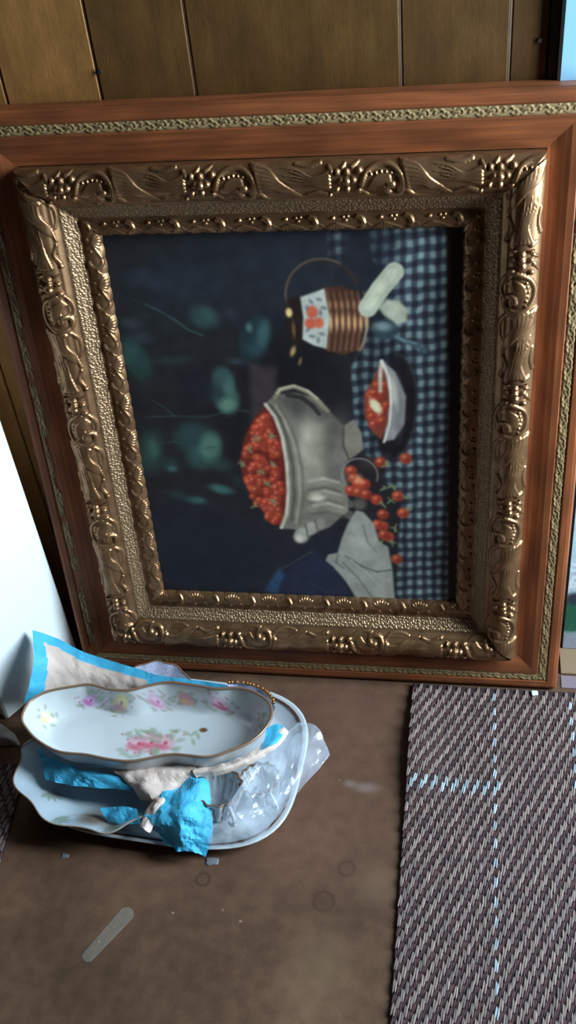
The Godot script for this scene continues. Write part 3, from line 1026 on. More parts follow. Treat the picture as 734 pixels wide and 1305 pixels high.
		var lip_rise := func(s: float, tt: float) -> float: return relief(LIP, sgn * tt - off, s) * 0.95 if s > 0.4 and s < 20.6 else 0.0
		var lip_edge := func(s: float, tt: float) -> float: return -1.3 * (1.0 - smoothstep(0.0, 6.0, s)) * pow(absf(sin((sgn * tt - off) * PI / 17.2)), 0.8)
		put("scalloped_lip", strip(L, 0.0, 21.6, 30, int((L + 0.02) * 1000.0 / 0.85), lip_rise, lip_edge), M.gilt, gr)
		# ornaments, one mesh per repeat, trimmed at the mitres
		var firsts: float = [-238.0, -238.0, -273.0, -219.0][k]
		for n in range(-1, 5):
			var a0 := firsts + n * 155.0
			var OP := PackedVector3Array()
			var OU := PackedVector2Array()
			var sk := PackedByteArray()
			var nx: int = ORN.nx
			var ny: int = ORN.ny
			sk.resize((nx - 1) * (ny - 1))
			var any := 0
			for j in ny:
				var s: float = 38.4 + j * ORN.step
				s = minf(s, 79.5)
				var w := sec(s)
				var nn := sec_n(s)
				for i in nx:
					var h: float = ORN.z[j * nx + i]
					var tt: float = (a0 + i * ORN.step) * sgn
					h = h - 0.25
					OP.append(Vector3(tt, s + nn.x * h, w + nn.y * h) * 0.001)
					OU.append(Vector2(tt, s) * 0.001)
			for j in ny - 1:
				for i in nx - 1:
					var q := j * nx + i
					var m := maxf(maxf(ORN.z[q], ORN.z[q + 1]), maxf(ORN.z[q + nx], ORN.z[q + nx + 1]))
					var lim := L * 0.5 + OP[q].y - 0.0005
					if m <= 0.0 or absf(OP[q].x) > lim or absf(OP[q + 1].x) > lim: sk[j * (nx - 1) + i] = 1
					else: any += 1
			if any > 60:
				put("scroll_ornament", grid(OP, nx, ny, OU, sk), M.gilt, gr)
	# the print and its backing
	var st := SurfaceTool.new()
	st.begin(Mesh.PRIMITIVE_TRIANGLES)
	var hw := SIGHT_W / 2 + 0.004
	var hh := SIGHT_H / 2 + 0.004
	var eu := 0.004 / SIGHT_W
	var ev := 0.004 / SIGHT_H
	var cn := [[Vector3(-hw, hh, 0), Vector2(-eu, -ev)], [Vector3(hw, hh, 0), Vector2(1 + eu, -ev)], [Vector3(hw, -hh, 0), Vector2(1 + eu, 1 + ev)], [Vector3(-hw, -hh, 0), Vector2(-eu, 1 + ev)]]
	for i in [0, 1, 2, 0, 2, 3]:
		st.set_normal(Vector3.BACK)
		st.set_uv(cn[i][1])
		st.add_vertex(cn[i][0])
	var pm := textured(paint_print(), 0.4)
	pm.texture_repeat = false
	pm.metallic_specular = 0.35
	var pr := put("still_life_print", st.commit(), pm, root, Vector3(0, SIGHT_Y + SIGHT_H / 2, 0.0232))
	pr.set_meta("label", "dark still life print of berries, jug and checked cloth, turned sideways")
	put("backing_board", slab(Vector3(0.56, 0.66, 0.006)), M.backing, root, Vector3(0, SIGHT_Y + SIGHT_H / 2, 0.0185))


# ------------------------------------------------------------------ white cabinet and the things right of the frame
func build_surroundings() -> void:
	var a := Vector3(-0.4273, 0, 0.1407)
	var b: Vector3 = Vector3(-0.3550, 0.0000, 0.0186)
	var d := (b - a)
	var ln := d.length()
	d /= ln
	var left := Vector3(d.z, 0, -d.x)      # away from the frame
	var wdt := 0.17
	var turn := atan2(-d.x, -d.z)
	var cab := thing("cabinet", a + d * ln / 2 + left * wdt / 2, turn)
	put("body", cbox(Vector3(wdt, 0.56, ln), 0.003), M.white_enamel, cab, Vector3(0, 0.28, 0))
	var knob := SphereMesh.new()
	knob.radius = 0.012
	knob.height = 0.024
	put("knob", knob, M.white_enamel, cab, Vector3(-0.05, 0.48, ln / 2 + 0.01))
	tag(cab, "white painted cabinet standing against the wall left of the picture frame", "cabinet")

	# leaning canvas with a green field, on the right
	var g := Pic.new(128, 160, 1.0, c8(186, 212, 222))
	g.poly(v2([-5, 114, 135, 112, 135, 144, -5, 144]), c8(38, 96, 72), 2)
	g.poly(v2([-5, 143, 135, 143, 135, 170, -5, 170]), c8(150, 156, 168), 1)
	rng.seed = 3
	for i in 70: g.line([Vector2(rng.randf_range(-5, 110), rng.randf_range(66, 106)), Vector2(rng.randf_range(-5, 110), rng.randf_range(70, 112))], 3, c8(190, 184, 196) if i % 2 else c8(236, 240, 244), 0.6)
	g.ell(8, 112, 11, 6, 0, c8(52, 56, 66), 0.4)
	for i in 40: g.line([Vector2(rng.randf() * 128, 144), Vector2(rng.randf() * 128, rng.randf_range(118, 140))], 1.5, c8(60, 124, 88), 0.4)
	g.grain(3, 0.3, 0.3, 0.08, 2)
	var can := thing("painting", Vector3(0.475, 0.0045, -0.050), 0.0)
	can.rotation.x = -0.13
	var face := BoxMesh.new()
	face.size = Vector3(0.24, 0.30, 0.003)
	var q := QuadMesh.new()
	q.size = Vector2(0.24, 0.30)
	put("canvas", q, textured(g.tex(), 0.4), can, Vector3(0, 0.15, 0.0085))
	put("stretcher", cbox(Vector3(0.24, 0.30, 0.016), 0.001), mat(c8(206, 208, 214), 0.6), can, Vector3(0, 0.15, 0))
	tag(can, "small unframed picture with a green field and white border behind the frame's right edge", "picture")
	tag(put("cardboard_sheet", cbox(Vector3(0.34, 0.004, 0.085), 0.0008), mat(c8(132, 108, 80), 0.8), null, Vector3(0.52, 0.0021, -0.0385)), "tan cardboard sheet lying on the floor under the small green picture", "cardboard")
	tag(put("paper_strip", cbox(Vector3(0.3, 0.0012, 0.022), 0.0003), mat(c8(122, 106, 114), 0.7), null, Vector3(0.50, 0.0008, 0.0175)), "pale lilac paper strip on the floor along the right mat's far edge", "paper")


# ------------------------------------------------------------------ woven mats
func rise(x: float, z: float, flat: bool) -> float:   # the right mat's edge has curled up a little
	return 0.0 if flat else 0.011 * exp(-pow(x / 0.035, 2.0)) * exp(-pow((z - 0.11) / 0.085, 2.0))


func mat_rug(called: String, size: Vector2, corner: Vector3, turn: float, whites: Array, white_row: Array, sd: int, from_right := false) -> Node3D:
	var root := thing(called, corner, turn)
	var sx := -1.0 if from_right else 1.0
	var BP := PackedVector3Array()
	var nrow := 60
	for j in nrow:
		var z := size.y * j / (nrow - 1.0)
		BP.append(Vector3(0, rise(0, z, from_right), z))
		for i in 25:
			var x := size.x * pow(i / 24.0, 1.6)
			BP.append(Vector3(sx * x, 0.004 + rise(x, z, from_right), z))
		BP.append(Vector3(sx * size.x, 0, z))
	var base := put("backing", grid(BP, 27, nrow, PackedVector2Array()), mat(c8(46, 30, 34), 0.95), root)
	base.set_meta("label", "dark maroon ground weave")
	var ball := SphereMesh.new()
	ball.radius = 0.5
	ball.height = 1.0
	ball.radial_segments = 8
	ball.rings = 4
	var xf := []
	var col := []
	rng.seed = sd
	var cw := 0.0044
	var per := 0.0252
	var nc := int(size.x / cw)
	var nr := int(size.y / per)
	for i in nc:
		var x := (i + 0.5) * cw
		for j in range(-1, nr + 1):
			for lt in 2:
				var z := (j + fposmod(-i / 3.0, 1.0) + (0.5 if lt == 0 else 0.0)) * per
				if z < 0.006 or z > size.y - 0.006: continue
				var w := whites.has(i) and lt == 1
				if white_row.size() and absf(z - white_row[0]) < 0.0075 and x < white_row[1] and lt == 1 : w = true
				for n in 2:
					var tone: Color
					if w: tone = c8(168, 176, 178).lerp(c8(140, 146, 150), rng.randf())
					elif lt == 1: tone = c8(142, 122, 112).lerp(c8(114, 97, 93), rng.randf())
					else: tone = c8(86, 54, 53).lerp(c8(64, 40, 43), rng.randf())
					tone = tone * rng.randf_range(0.85, 1.1)
					tone.a = 1
					var len := (0.0165 if lt == 1 else 0.0125) * rng.randf_range(0.92, 1.08)
					var b := Basis(Vector3.UP, rng.randf_range(-0.08, 0.08) - 0.13) * Basis(Vector3.RIGHT, rng.randf_range(-0.06, 0.06))
					b = b * Basis.from_scale(Vector3(0.0030, 0.0040 if lt == 1 else 0.0030, len))
					xf.append(Transform3D(b, Vector3(sx * (x + (n - 0.5) * 0.0021 + rng.randf_range(-0.0003, 0.0003)), (0.0049 if lt == 1 else 0.0036) + rise(x, z, from_right), z + rng.randf_range(-0.001, 0.001))))
					col.append(tone.srgb_to_linear())
	var mm := MultiMesh.new()
	mm.transform_format = MultiMesh.TRANSFORM_3D
	mm.use_colors = true
	var bm := mat(Color.WHITE, 0.85)
	bm.vertex_color_use_as_albedo = true
	ball.material = bm
	mm.mesh = ball
	mm.instance_count = xf.size()
	for i in xf.size():
		mm.set_instance_transform(i, xf[i])
		mm.set_instance_color(i, col[i])
	var mi := MultiMeshInstance3D.new()
	mi.name = "woven_fibres"
	mi.multimesh = mm
	mi.set_meta("kind", "stuff")
	root.add_child(mi, true)
	return root


# ------------------------------------------------------------------ porcelain, paper and bag
func rose(p: Pic, x: float, y: float, r: float, a: Color, b: Color, asp := 1.0) -> void:
	for i in 9:
		var g := rng.randf() * TAU
		var f := rng.randf_range(0.9, 1.7)
		p.ell(x + cos(g) * r * f, y + sin(g) * r * f * 0.8 * asp, r * 0.36, r * 0.20 * asp, rng.randf_range(-30, 30), c8(140, 150, 132), 0.6, 0.55)
	for i in 7:
		var g := rng.randf() * TAU
		var f := rng.randf_range(1.2, 2.0)
		p.ell(x + cos(g) * r * f, y + sin(g) * r * f * 0.7 * asp, r * 0.13, r * 0.11 * asp, 0, b, 0.6, 0.45)
	for i in 6:
		var g := TAU * i / 6.0 + 0.4
		p.ell(x + cos(g) * r * 0.5, y + sin(g) * r * 0.45 * asp, r * 0.42, r * 0.38 * asp, 0, a, 0.7, 0.42)
	p.ell(x, y, r * 0.42, r * 0.38 * asp, 0, a.lerp(Color.WHITE, 0.4), 0.7, 0.7)
	p.ell(x - r * 0.2, y + r * 0.35 * asp, r * 0.6, r * 0.24 * asp, 8, b, 0.8, 0.6)
	p.ell(x + r * 0.1, y, r * 0.16, r * 0.18 * asp, 0, b * 0.85, 0.7, 0.75)


func build_china() -> void:
	# tray on the floor
	var c := Vector2(-0.166, 0.1965)
	var tr := []
	for i in 48:
		var a := TAU * i / 48.0
		var n := 3.4
		var k := pow(pow(absf(cos(a)), n) + pow(absf(sin(a)), n), -1.0 / n)
		tr.append(Vector2(0.177 * k * cos(a), 0.131 * k * sin(a)))
	var tray := thing("serving_tray", Vector3(c.x, 0, c.y), deg_to_rad(-4.0))
	put("body", vessel(tr, [[0.0, 0.0085], [0.4, 0.0085], [0.80, 0.0085], [0.85, 0.010], [0.90, 0.0150], [0.955, 0.0205], [0.985, 0.0225], [1.0, 0.0222], [1.004, 0.0208], [0.99, 0.018], [0.93, 0.011], [0.87, 0.004], [0.84, 0.0005], [0.80, 0.0005], [0.78, 0.004], [0.3, 0.004], [0.0, 0.004]], 96), M.porcelain, tray)
	var line := put("maroon_line", tube(rim_points(tr, 120, 0.955, 0.0208), 0.0022, true, 6, 0.35), M.maroon, tray)
	line.set_meta("label", "thin maroon line inside the rim")
	tag(tray, "large white rounded rectangular porcelain tray with maroon rim line, under the other china", "tray")

	# leaf-patterned bowl lying in the tray at the left
	var bc := Vector2(-0.232, 0.2380)
	var br := []
	for i in 64:
		var a := TAU * i / 64.0
		var r := 1.0 + 0.035 * cos(a * 9.0 + 0.6)
		br.append(Vector2((0.128 if cos(a) < 0 else 0.086) * cos(a), (0.098 if sin(a) > 0 else 0.066) * sin(a)) * r)
	var bp := Pic.new(384, 384, 384.0, c8(176, 190, 200))
	rng.seed = 19
	for s in [[0.22, 0.62, 0.9], [0.30, 0.80, 0.4], [0.55, 0.83, 0.1]]:
		var q := Vector2(s[0], s[1])
		for i in 5:
			var a: float = s[2] + i * 0.55 - 1.1
			p_leaf(bp, q, a, 0.075)
		bp.line([q, q + Vector2(0.07, -0.09), q + Vector2(0.16, -0.12)], 0.006, c8(150, 158, 150), 0.8)
	bp.ell(0.46, 0.74, 0.06, 0.075, 0, c8(118, 92, 72), 0.6, 0.8)
	bp.ell(0.57, 0.80, 0.05, 0.05, 0, c8(132, 104, 82), 0.7, 0.6)
	var bowl := thing("leaf_bowl", Vector3(bc.x, 0.0105, bc.y))
	bowl.rotation.z = deg_to_rad(-2.0)
	var bm := textured(bp.tex(), 0.15)
	bm.clearcoat_enabled = true
	put("body", vessel(br, [[0.0, 0.006], [0.45, 0.006], [0.56, 0.008], [0.66, 0.014], [0.80, 0.026], [0.92, 0.036], [1.0, 0.0415], [1.008, 0.0408], [0.94, 0.034], [0.80, 0.021], [0.66, 0.008], [0.56, 0.002], [0.54, 0.0], [0.50, 0.0], [0.48, 0.003], [0.0, 0.003]], 128), bm, bowl)
	put("gilt_rim", tube(rim_points(br, 128, 1.003, 0.0415), 0.0011, true, 6), mat(c8(164, 144, 128), 0.35, 0.2), bowl)
	tag(bowl, "white scalloped bowl with faint leaf pattern in the tray's left end, half covered by paper", "bowl")

	# long scalloped dish with roses on top
	var px := [Vector2(-0.3535, 0.2095), Vector2(-0.3518, 0.1834), Vector2(-0.3338, 0.1648), Vector2(-0.2988, 0.1530), Vector2(-0.2779, 0.1489), Vector2(-0.2486, 0.1550), Vector2(-0.2215, 0.1544), Vector2(-0.1969, 0.1447), Vector2(-0.1716, 0.1376), Vector2(-0.1332, 0.1404), Vector2(-0.1058, 0.1439), Vector2(-0.0800, 0.1408), Vector2(-0.0582, 0.1446), Vector2(-0.0351, 0.1586), Vector2(-0.0259, 0.1771), Vector2(-0.0286, 0.1984), Vector2(-0.0445, 0.2238), Vector2(-0.0712, 0.2413), Vector2(-0.0942, 0.2513), Vector2(-0.1193, 0.2509), Vector2(-0.1443, 0.2516), Vector2(-0.1868, 0.2643), Vector2(-0.2173, 0.2644), Vector2(-0.2496, 0.2598), Vector2(-0.2866, 0.2579), Vector2(-0.3175, 0.2444), Vector2(-0.3395, 0.2275)]
	var mid := Vector2(-0.196, 0.1905)
	var rim := []
	for v in px: rim.append(v - mid)
	var dp := Pic.new(768, 768, 768.0, c8(198, 202, 204))
	rng.seed = 23
	var tones := [[c8(214, 200, 128), c8(200, 180, 120)], [c8(196, 130, 190), c8(176, 60, 140)], [c8(220, 204, 110), c8(180, 92, 160)], [c8(204, 150, 184), c8(190, 110, 150)], [c8(200, 90, 110), c8(226, 200, 110)], [c8(206, 140, 180), c8(176, 50, 84)], [c8(176, 168, 140), c8(150, 140, 110)]]
	var spots := [Vector2(-0.3466, 0.1856), Vector2(-0.2905, 0.1511), Vector2(-0.2422, 0.1545), Vector2(-0.1905, 0.1443), Vector2(-0.1465, 0.1387), Vector2(-0.0964, 0.1433), Vector2(-0.0275, 0.1734)]
	var size := 0.0
	for i in 132: size = maxf(size, absf((spline(rim, i / 132.0, true) as Vector2).x))
	for i in spots.size():
		var q: Vector2 = (spots[i] - mid) * 0.775 / size * 0.5 + Vector2(0.5, 0.5)
		rose(dp, q.x, q.y, 0.031 if i > 0 and i < 6 else 0.030, tones[i][0], tones[i][1], 0.60 if i > 0 and i < 6 else 0.9)
	for s in [Vector2(-0.2049, 0.2079), Vector2(-0.1876, 0.2041), Vector2(-0.1684, 0.2039)]:
		var q: Vector2 = (s - mid) * 0.74 / size * 0.5 + Vector2(0.5, 0.5)
		rose(dp, q.x, q.y, 0.038, c8(206, 132, 150), c8(190, 70, 96))
	for i in 14:
		var q: Vector2 = (Vector2(-0.1845, 0.2038) - mid) * 0.74 / size * 0.5 + Vector2(0.5 + rng.randf_range(-0.14, 0.14), 0.5 + rng.randf_range(-0.045, 0.03))
		dp.ell(q.x, q.y, 0.014, 0.006, rng.randf() * 180, c8(140, 156, 124), 0.5, 0.6)
	var sp: Vector2 = (Vector2(-0.1187, 0.1786) - mid) * 0.74 / size * 0.5 + Vector2(0.5, 0.5)
	dp.ell(sp.x, sp.y, 0.012, 0.008, 0, c8(96, 66, 38), 0.4, 0.95)
	var dm := textured(dp.tex(), 0.1)
	dm.clearcoat_enabled = true
	dm.clearcoat = 0.5
	var dish := thing("celery_dish", Vector3(mid.x, 0.0535, mid.y))
	put("body", vessel(rim, [[0.0, 0.004], [0.40, 0.004], [0.72, 0.0045], [0.79, 0.0062], [0.84, 0.0100], [0.885, 0.0175], [0.93, 0.0270], [0.965, 0.0365], [0.99, 0.0450], [1.0, 0.0470], [1.006, 0.0460], [0.99, 0.0400], [0.96, 0.0300], [0.91, 0.0175], [0.86, 0.0075], [0.82, 0.0025], [0.80, 0.0], [0.76, 0.0], [0.74, 0.0018], [0.0, 0.0018]], 160), dm, dish)
	var gr := put("gilt_rim", tube(rim_points(rim, 160, 1.002, 0.0470), 0.0019, true, 8), M.gold, dish)
	gr.set_meta("label", "worn brownish gold line round the scalloped edge")
	tag(dish, "long oval scalloped porcelain dish with painted roses and gold edge on top of the pile", "dish")

	# plates standing behind
	var pr := []
	for i in 60:
		var a := TAU * i / 60.0
		pr.append(Vector2(cos(a), sin(a)) * 0.057 * (1.0 + 0.02 * cos(a * 12.0)))
	var lp := Pic.new(256, 256, 256.0, c8(176, 178, 200))
	rng.seed = 41
	for i in 260:
		var a := rng.randf() * TAU
		var r := rng.randf_range(0.32, 0.48)
		lp.ell(0.5 + cos(a) * r, 0.5 + sin(a) * r, 0.012, 0.006, rng.randf() * 180, c8(126, 124, 158) if i % 3 else c8(206, 206, 216), 0.5, 0.7)
	var lm := textured(lp.tex(), 0.2)
	var plate := thing("patterned_saucer", Vector3(-0.2110, 0.0205, 0.1120), 0.1)
	plate.rotation.x = deg_to_rad(17)
	var plate_rings := [[0.0, 0.002], [0.5, 0.002], [0.6, 0.004], [0.8, 0.010], [0.97, 0.0165], [1.0, 0.017], [1.0, 0.0155], [0.8, 0.008], [0.6, 0.002], [0.55, 0.0], [0.0, 0.0]]
	put("body", vessel(pr, plate_rings, 120), lm, plate)
	put("gilt_rim", tube(rim_points(pr, 120, 1.0, 0.0168), 0.0012, true, 6), M.gold, plate)
	tag(plate, "lavender patterned saucer behind the rose dish near the picture frame's bottom edge", "saucer")

	var gb := thing("gold_edged_bowl", Vector3(-0.090, 0.0235, 0.131), 0.0)
	var gr2 := []
	for i in 60:
		var a := TAU * i / 60.0
		gr2.append(Vector2(cos(a) * 0.054, sin(a) * 0.038) * (1.0 + 0.05 * cos(a * 8.0)))
	gb.rotation.x = deg_to_rad(3)
	put("body", vessel(gr2, [[0.0, 0.004], [0.5, 0.004], [0.7, 0.010], [0.88, 0.022], [1.0, 0.029], [1.0, 0.0275], [0.86, 0.018], [0.7, 0.006], [0.6, 0.0], [0.0, 0.0]], 120), lm, gb)
	for i in 15:
		var a := PI * 1.42 + PI * 0.5 * (i + 0.3 * sin(i * 5.0)) / 14.0
		var q := Vector3(cos(a) * 0.054, 0.0305, sin(a) * 0.038) * 1.02
		q.y = 0.0300
		var s := SphereMesh.new()
		s.radius = 0.0028
		s.height = 0.0056
		s.radial_segments = 10
		s.rings = 5
		put("gold_bead", s, M.bright_gold, gb, q)
	tag(gb, "small blue-white bowl with a beaded gold edge peeking out behind the rose dish", "bowl")

	# fluted cups
	fluted_cup(Vector3(-0.0905, 0.0110, 0.2680), 0.0300, 0.046, -7.0, -6.0, "white fluted cup with gold rim beside the crumpled blue paper")
	fluted_cup(Vector3(-0.0340, 0.0110, 0.2440), 0.0250, 0.036, 5.0, -6.0, "white fluted cup partly under the clear plastic bag")


func p_leaf(p: Pic, q: Vector2, a: float, l: float) -> void:
	var d := Vector2(cos(a), sin(a)) * l
	var n := Vector2(-d.y, d.x) * 0.28
	p.poly([q, q + d * 0.5 + n, q + d, q + d * 0.5 - n], c8(142, 156, 146), 0.006, 0.75)
	p.line([q, q + d], 0.004, c8(112, 126, 116), 0.8)


func fluted_cup(at: Vector3, r: float, h: float, tilt_z: float, tilt_x: float, label: String) -> void:
	var o := thing("fluted_cup", at)
	o.rotation = Vector3(deg_to_rad(tilt_x), 0, deg_to_rad(tilt_z))
	var base := []
	for i in 40: base.append(Vector2(cos(TAU * i / 40.0), sin(TAU * i / 40.0)) * r)
	var rings := []
	for q in [[0.0, 0.06], [0.45, 0.06], [0.62, 0.14], [0.78, 0.4], [0.88, 0.7], [0.97, 0.97], [1.0, 1.0], [1.03, 0.99], [0.97, 0.8], [0.86, 0.45], [0.68, 0.1], [0.6, 0.03], [0.58, 0.0], [0.5, 0.0], [0.48, 0.03], [0.0, 0.03]]:
		rings.append([q[0], q[1] * h, 0.045 if q[0] > 0.62 else 0.01, 14.0])
	put("body", vessel(base, rings, 168), M.porcelain, o)
	var ring := []
	var ribs := []
	for i in 168:
		var a := TAU * i / 168.0
		var k := 1.01 + 0.045 * cos(a * 14.0)
		ring.append(Vector3(cos(a) * r * k, h, sin(a) * r * k))
	put("gilt_rim", tube(ring, 0.0015, true, 6), M.gold, o)
	for i in 14:
		var a := TAU * (i + 0.5) / 14.0
		var line := []
		for q in [[0.955, 0.95], [0.9, 0.75], [0.83, 0.5], [0.75, 0.27], [0.66, 0.09]]:
			line.append(Vector3(cos(a) * r * q[0] * 0.985, q[1] * h, sin(a) * r * q[0] * 0.985))
		put("brown_stripe", tube(line, 0.0013, false, 6), M.gold, o)
	var hand := []
	for i in 15:
		var a := lerpf(-0.45 * PI, 0.5 * PI, i / 14.0)
		hand.append(Vector3(cos(a) * 0.018 + r * 0.88, h * 0.55 + sin(a) * h * 0.32, 0.0))
	var hm := put("handle", tube(hand, 0.0026, false, 8), M.porcelain, o)
	hm.rotation.y = -0.9
	tag(o, label, "cup", "fluted cups")


func paper(called: String, rows: Array, m: Material, amp: float, freq: float, sd: int, label: String, nu := 26, nv := 26, flat := true) -> MeshInstance3D:
	var o := put(called, sheet(rows, nu, nv, amp, freq, sd, flat), m)
	tag(o, label, "paper", "tissue papers among the china")
	return o


func build_papers() -> void:
	# sheet standing behind the dish: blue edge, pale inside
	var a := [[Vector3(-0.3774, 0.1270, 0.0798),Vector3(-0.3480, 0.1130, 0.0785),Vector3(-0.3010, 0.0990, 0.0922),Vector3(-0.2225, 0.0870, 0.1066),Vector3(-0.1905, 0.0830, 0.1122),Vector3(-0.0978, 0.0780, 0.1183)],
		[Vector3(-0.3619, 0.1160, 0.1295),Vector3(-0.3374, 0.0970, 0.1156),Vector3(-0.2960, 0.0800, 0.1153),Vector3(-0.2243, 0.0720, 0.1191),Vector3(-0.1865, 0.0690, 0.1209),Vector3(-0.0965, 0.0660, 0.1219)],
		[Vector3(-0.374, 0.072, 0.165), Vector3(-0.350, 0.062, 0.142), Vector3(-0.300, 0.056, 0.128), Vector3(-0.230, 0.055, 0.122), Vector3(-0.180, 0.055, 0.118), Vector3(-0.080, 0.055, 0.112)]]
	var inside := func(u: float, v: float) -> bool: return u > 0.16 + 0.5 * maxf(v - 0.05, 0.0) * 0.5 and v > 0.10 + 0.06 * u and v < 0.66
	var outside := func(u: float, v: float) -> bool: return not (u > 0.16 + 0.5 * maxf(v - 0.05, 0.0) * 0.5 and v > 0.10 + 0.06 * u and v < 0.66)
	var big := put("wrapping_paper", sheet(a, 40, 90, 0.0035, 22.0, 3, true, outside), M.blue)
	tag(big, "blue tissue sheet with pale lining standing up behind the rose dish", "paper", "tissue papers among the china")
	put("lining", sheet(a, 40, 90, 0.0035, 22.0, 3, true, inside), M.beige, big).set_meta("label", "pale beige lining of the sheet")

	# blue sheet under the dish at the left, hanging over the leaf bowl
	var b := [[Vector3(-0.3413, 0.0540, 0.2232),Vector3(-0.3016, 0.0580, 0.2442),Vector3(-0.2609, 0.0580, 0.2544),Vector3(-0.2191, 0.0560, 0.2544)],
		[Vector3(-0.3251, 0.0620, 0.2453),Vector3(-0.2898, 0.0670, 0.2571),Vector3(-0.2512, 0.0700, 0.2669),Vector3(-0.2030, 0.0660, 0.2673)],
		[Vector3(-0.3136, 0.0520, 0.2676),Vector3(-0.2815, 0.0550, 0.2754),Vector3(-0.2438, 0.0560, 0.2777),Vector3(-0.1959, 0.0520, 0.2734)]]
	paper("wrapping_paper", b, M.blue, 0.006, 38.0, 8, "crinkled blue tissue under the rose dish's left half, over the leaf bowl", 22, 26)

	# pale paper crushed under the front of the dish
	var c := [[Vector3(-0.2270, 0.0700, 0.2530),Vector3(-0.1899, 0.0720, 0.2539),Vector3(-0.1500, 0.0720, 0.2484),Vector3(-0.1147, 0.0720, 0.2456)],
		[Vector3(-0.2129, 0.0700, 0.2662),Vector3(-0.1799, 0.0740, 0.2710),Vector3(-0.1495, 0.0740, 0.2616),Vector3(-0.1147, 0.0720, 0.2551)],
		[Vector3(-0.1935, 0.0600, 0.2764),Vector3(-0.1677, 0.0640, 0.2862),Vector3(-0.1387, 0.0620, 0.2733),Vector3(-0.1123, 0.0620, 0.2549)],
		[Vector3(-0.1810, 0.0480, 0.2857),Vector3(-0.1630, 0.0520, 0.2891),Vector3(-0.1391, 0.0540, 0.2770),Vector3(-0.1103, 0.0560, 0.2587)]]
	paper("wrapping_paper", c, M.beige, 0.0045, 34.0, 15, "crumpled pale beige tissue below the middle of the rose dish's front edge", 26, 30)
	var e := [[Vector3(-0.1190, 0.0720, 0.2495),Vector3(-0.0799, 0.0740, 0.2408),Vector3(-0.0499, 0.0740, 0.2218),Vector3(-0.0262, 0.0720, 0.1941),Vector3(-0.0197, 0.0700, 0.1708)],
		[Vector3(-0.1161, 0.0740, 0.2566),Vector3(-0.0747, 0.0770, 0.2496),Vector3(-0.0422, 0.0770, 0.2293),Vector3(-0.0185, 0.0750, 0.2019),Vector3(-0.0120, 0.0720, 0.1793)],
		[Vector3(-0.1122, 0.0680, 0.2602),Vector3(-0.0735, 0.0700, 0.2504),Vector3(-0.0388, 0.0700, 0.2300),Vector3(-0.0147, 0.0680, 0.2049),Vector3(-0.0062, 0.0660, 0.1806)]]
	paper("wrapping_paper", e, M.beige, 0.003, 40.0, 17, "pale folded paper edge curving along the rose dish's right front side", 10, 40)
	var e2 := [[Vector3(-0.0349, 0.0700, 0.1795),Vector3(-0.0225, 0.0710, 0.1718),Vector3(-0.0105, 0.0700, 0.1764)], [Vector3(-0.0340, 0.0760, 0.2063),Vector3(-0.0210, 0.0800, 0.2022),Vector3(-0.0120, 0.0770, 0.1968)], [Vector3(-0.0368, 0.0770, 0.2194),Vector3(-0.0249, 0.0810, 0.2154),Vector3(-0.0161, 0.0790, 0.2084)]]
	paper("wrapping_paper", e2, M.blue, 0.002, 40.0, 19, "small blue tissue corner at the rose dish's right end", 10, 10)

	var k := [[Vector3(-0.2352, 0.0360, 0.2937),Vector3(-0.2111, 0.0420, 0.2933),Vector3(-0.1834, 0.0500, 0.2986)],[Vector3(-0.2278, 0.0360, 0.3045),Vector3(-0.2050, 0.0430, 0.3071),Vector3(-0.1753, 0.0520, 0.3126)],[Vector3(-0.2227, 0.0340, 0.3095),Vector3(-0.1991, 0.0400, 0.3158),Vector3(-0.1717, 0.0500, 0.3198)]]
	paper("wrapping_paper", k, M.blue, 0.004, 44.0, 29, "scrap of shaded blue tissue down inside the leaf bowl", 12, 14)

	# rolled pale edge running down to the tray
	var g := [[Vector3(-0.1559, 0.0580, 0.2765),Vector3(-0.1666, 0.0550, 0.2891),Vector3(-0.1705, 0.0520, 0.3077),Vector3(-0.1717, 0.0540, 0.3246)],
		[Vector3(-0.1440, 0.0620, 0.2806),Vector3(-0.1546, 0.0620, 0.2996),Vector3(-0.1624, 0.0550, 0.3134),Vector3(-0.1631, 0.0580, 0.3318)],
		[Vector3(-0.1372, 0.0550, 0.2844),Vector3(-0.1484, 0.0520, 0.2992),Vector3(-0.1560, 0.0500, 0.3185),Vector3(-0.1563, 0.0520, 0.3318)]]
	paper("wrapping_paper", g, M.beige, 0.004, 48.0, 25, "rolled beige paper edge left of the crumpled bright blue tissue", 12, 24)

	# crumpled blue tissue spilling over the tray's front rim
	var h := [[Vector3(-0.1425, 0.0600, 0.2582),Vector3(-0.1237, 0.0640, 0.2572),Vector3(-0.1077, 0.0640, 0.2559),Vector3(-0.0975, 0.0580, 0.2602)],
		[Vector3(-0.1546, 0.0600, 0.2847),Vector3(-0.1272, 0.0680, 0.2923),Vector3(-0.1046, 0.0680, 0.2859),Vector3(-0.0914, 0.0560, 0.2813)],
		[Vector3(-0.1696, 0.0480, 0.3140),Vector3(-0.1340, 0.0640, 0.3168),Vector3(-0.1051, 0.0620, 0.3153),Vector3(-0.0849, 0.0460, 0.3054)],
		[Vector3(-0.1534, 0.0380, 0.3216),Vector3(-0.1277, 0.0480, 0.3300),Vector3(-0.1041, 0.0480, 0.3301),Vector3(-0.0838, 0.0360, 0.3230)],
		[Vector3(-0.1420, 0.0300, 0.3330),Vector3(-0.1239, 0.0320, 0.3412),Vector3(-0.1066, 0.0300, 0.3406),Vector3(-0.0890, 0.0260, 0.3430)]]
	paper("wrapping_paper", h, M.blue, 0.008, 34.0, 33, "bright blue crumpled tissue spilling over the tray's front rim", 34, 38)

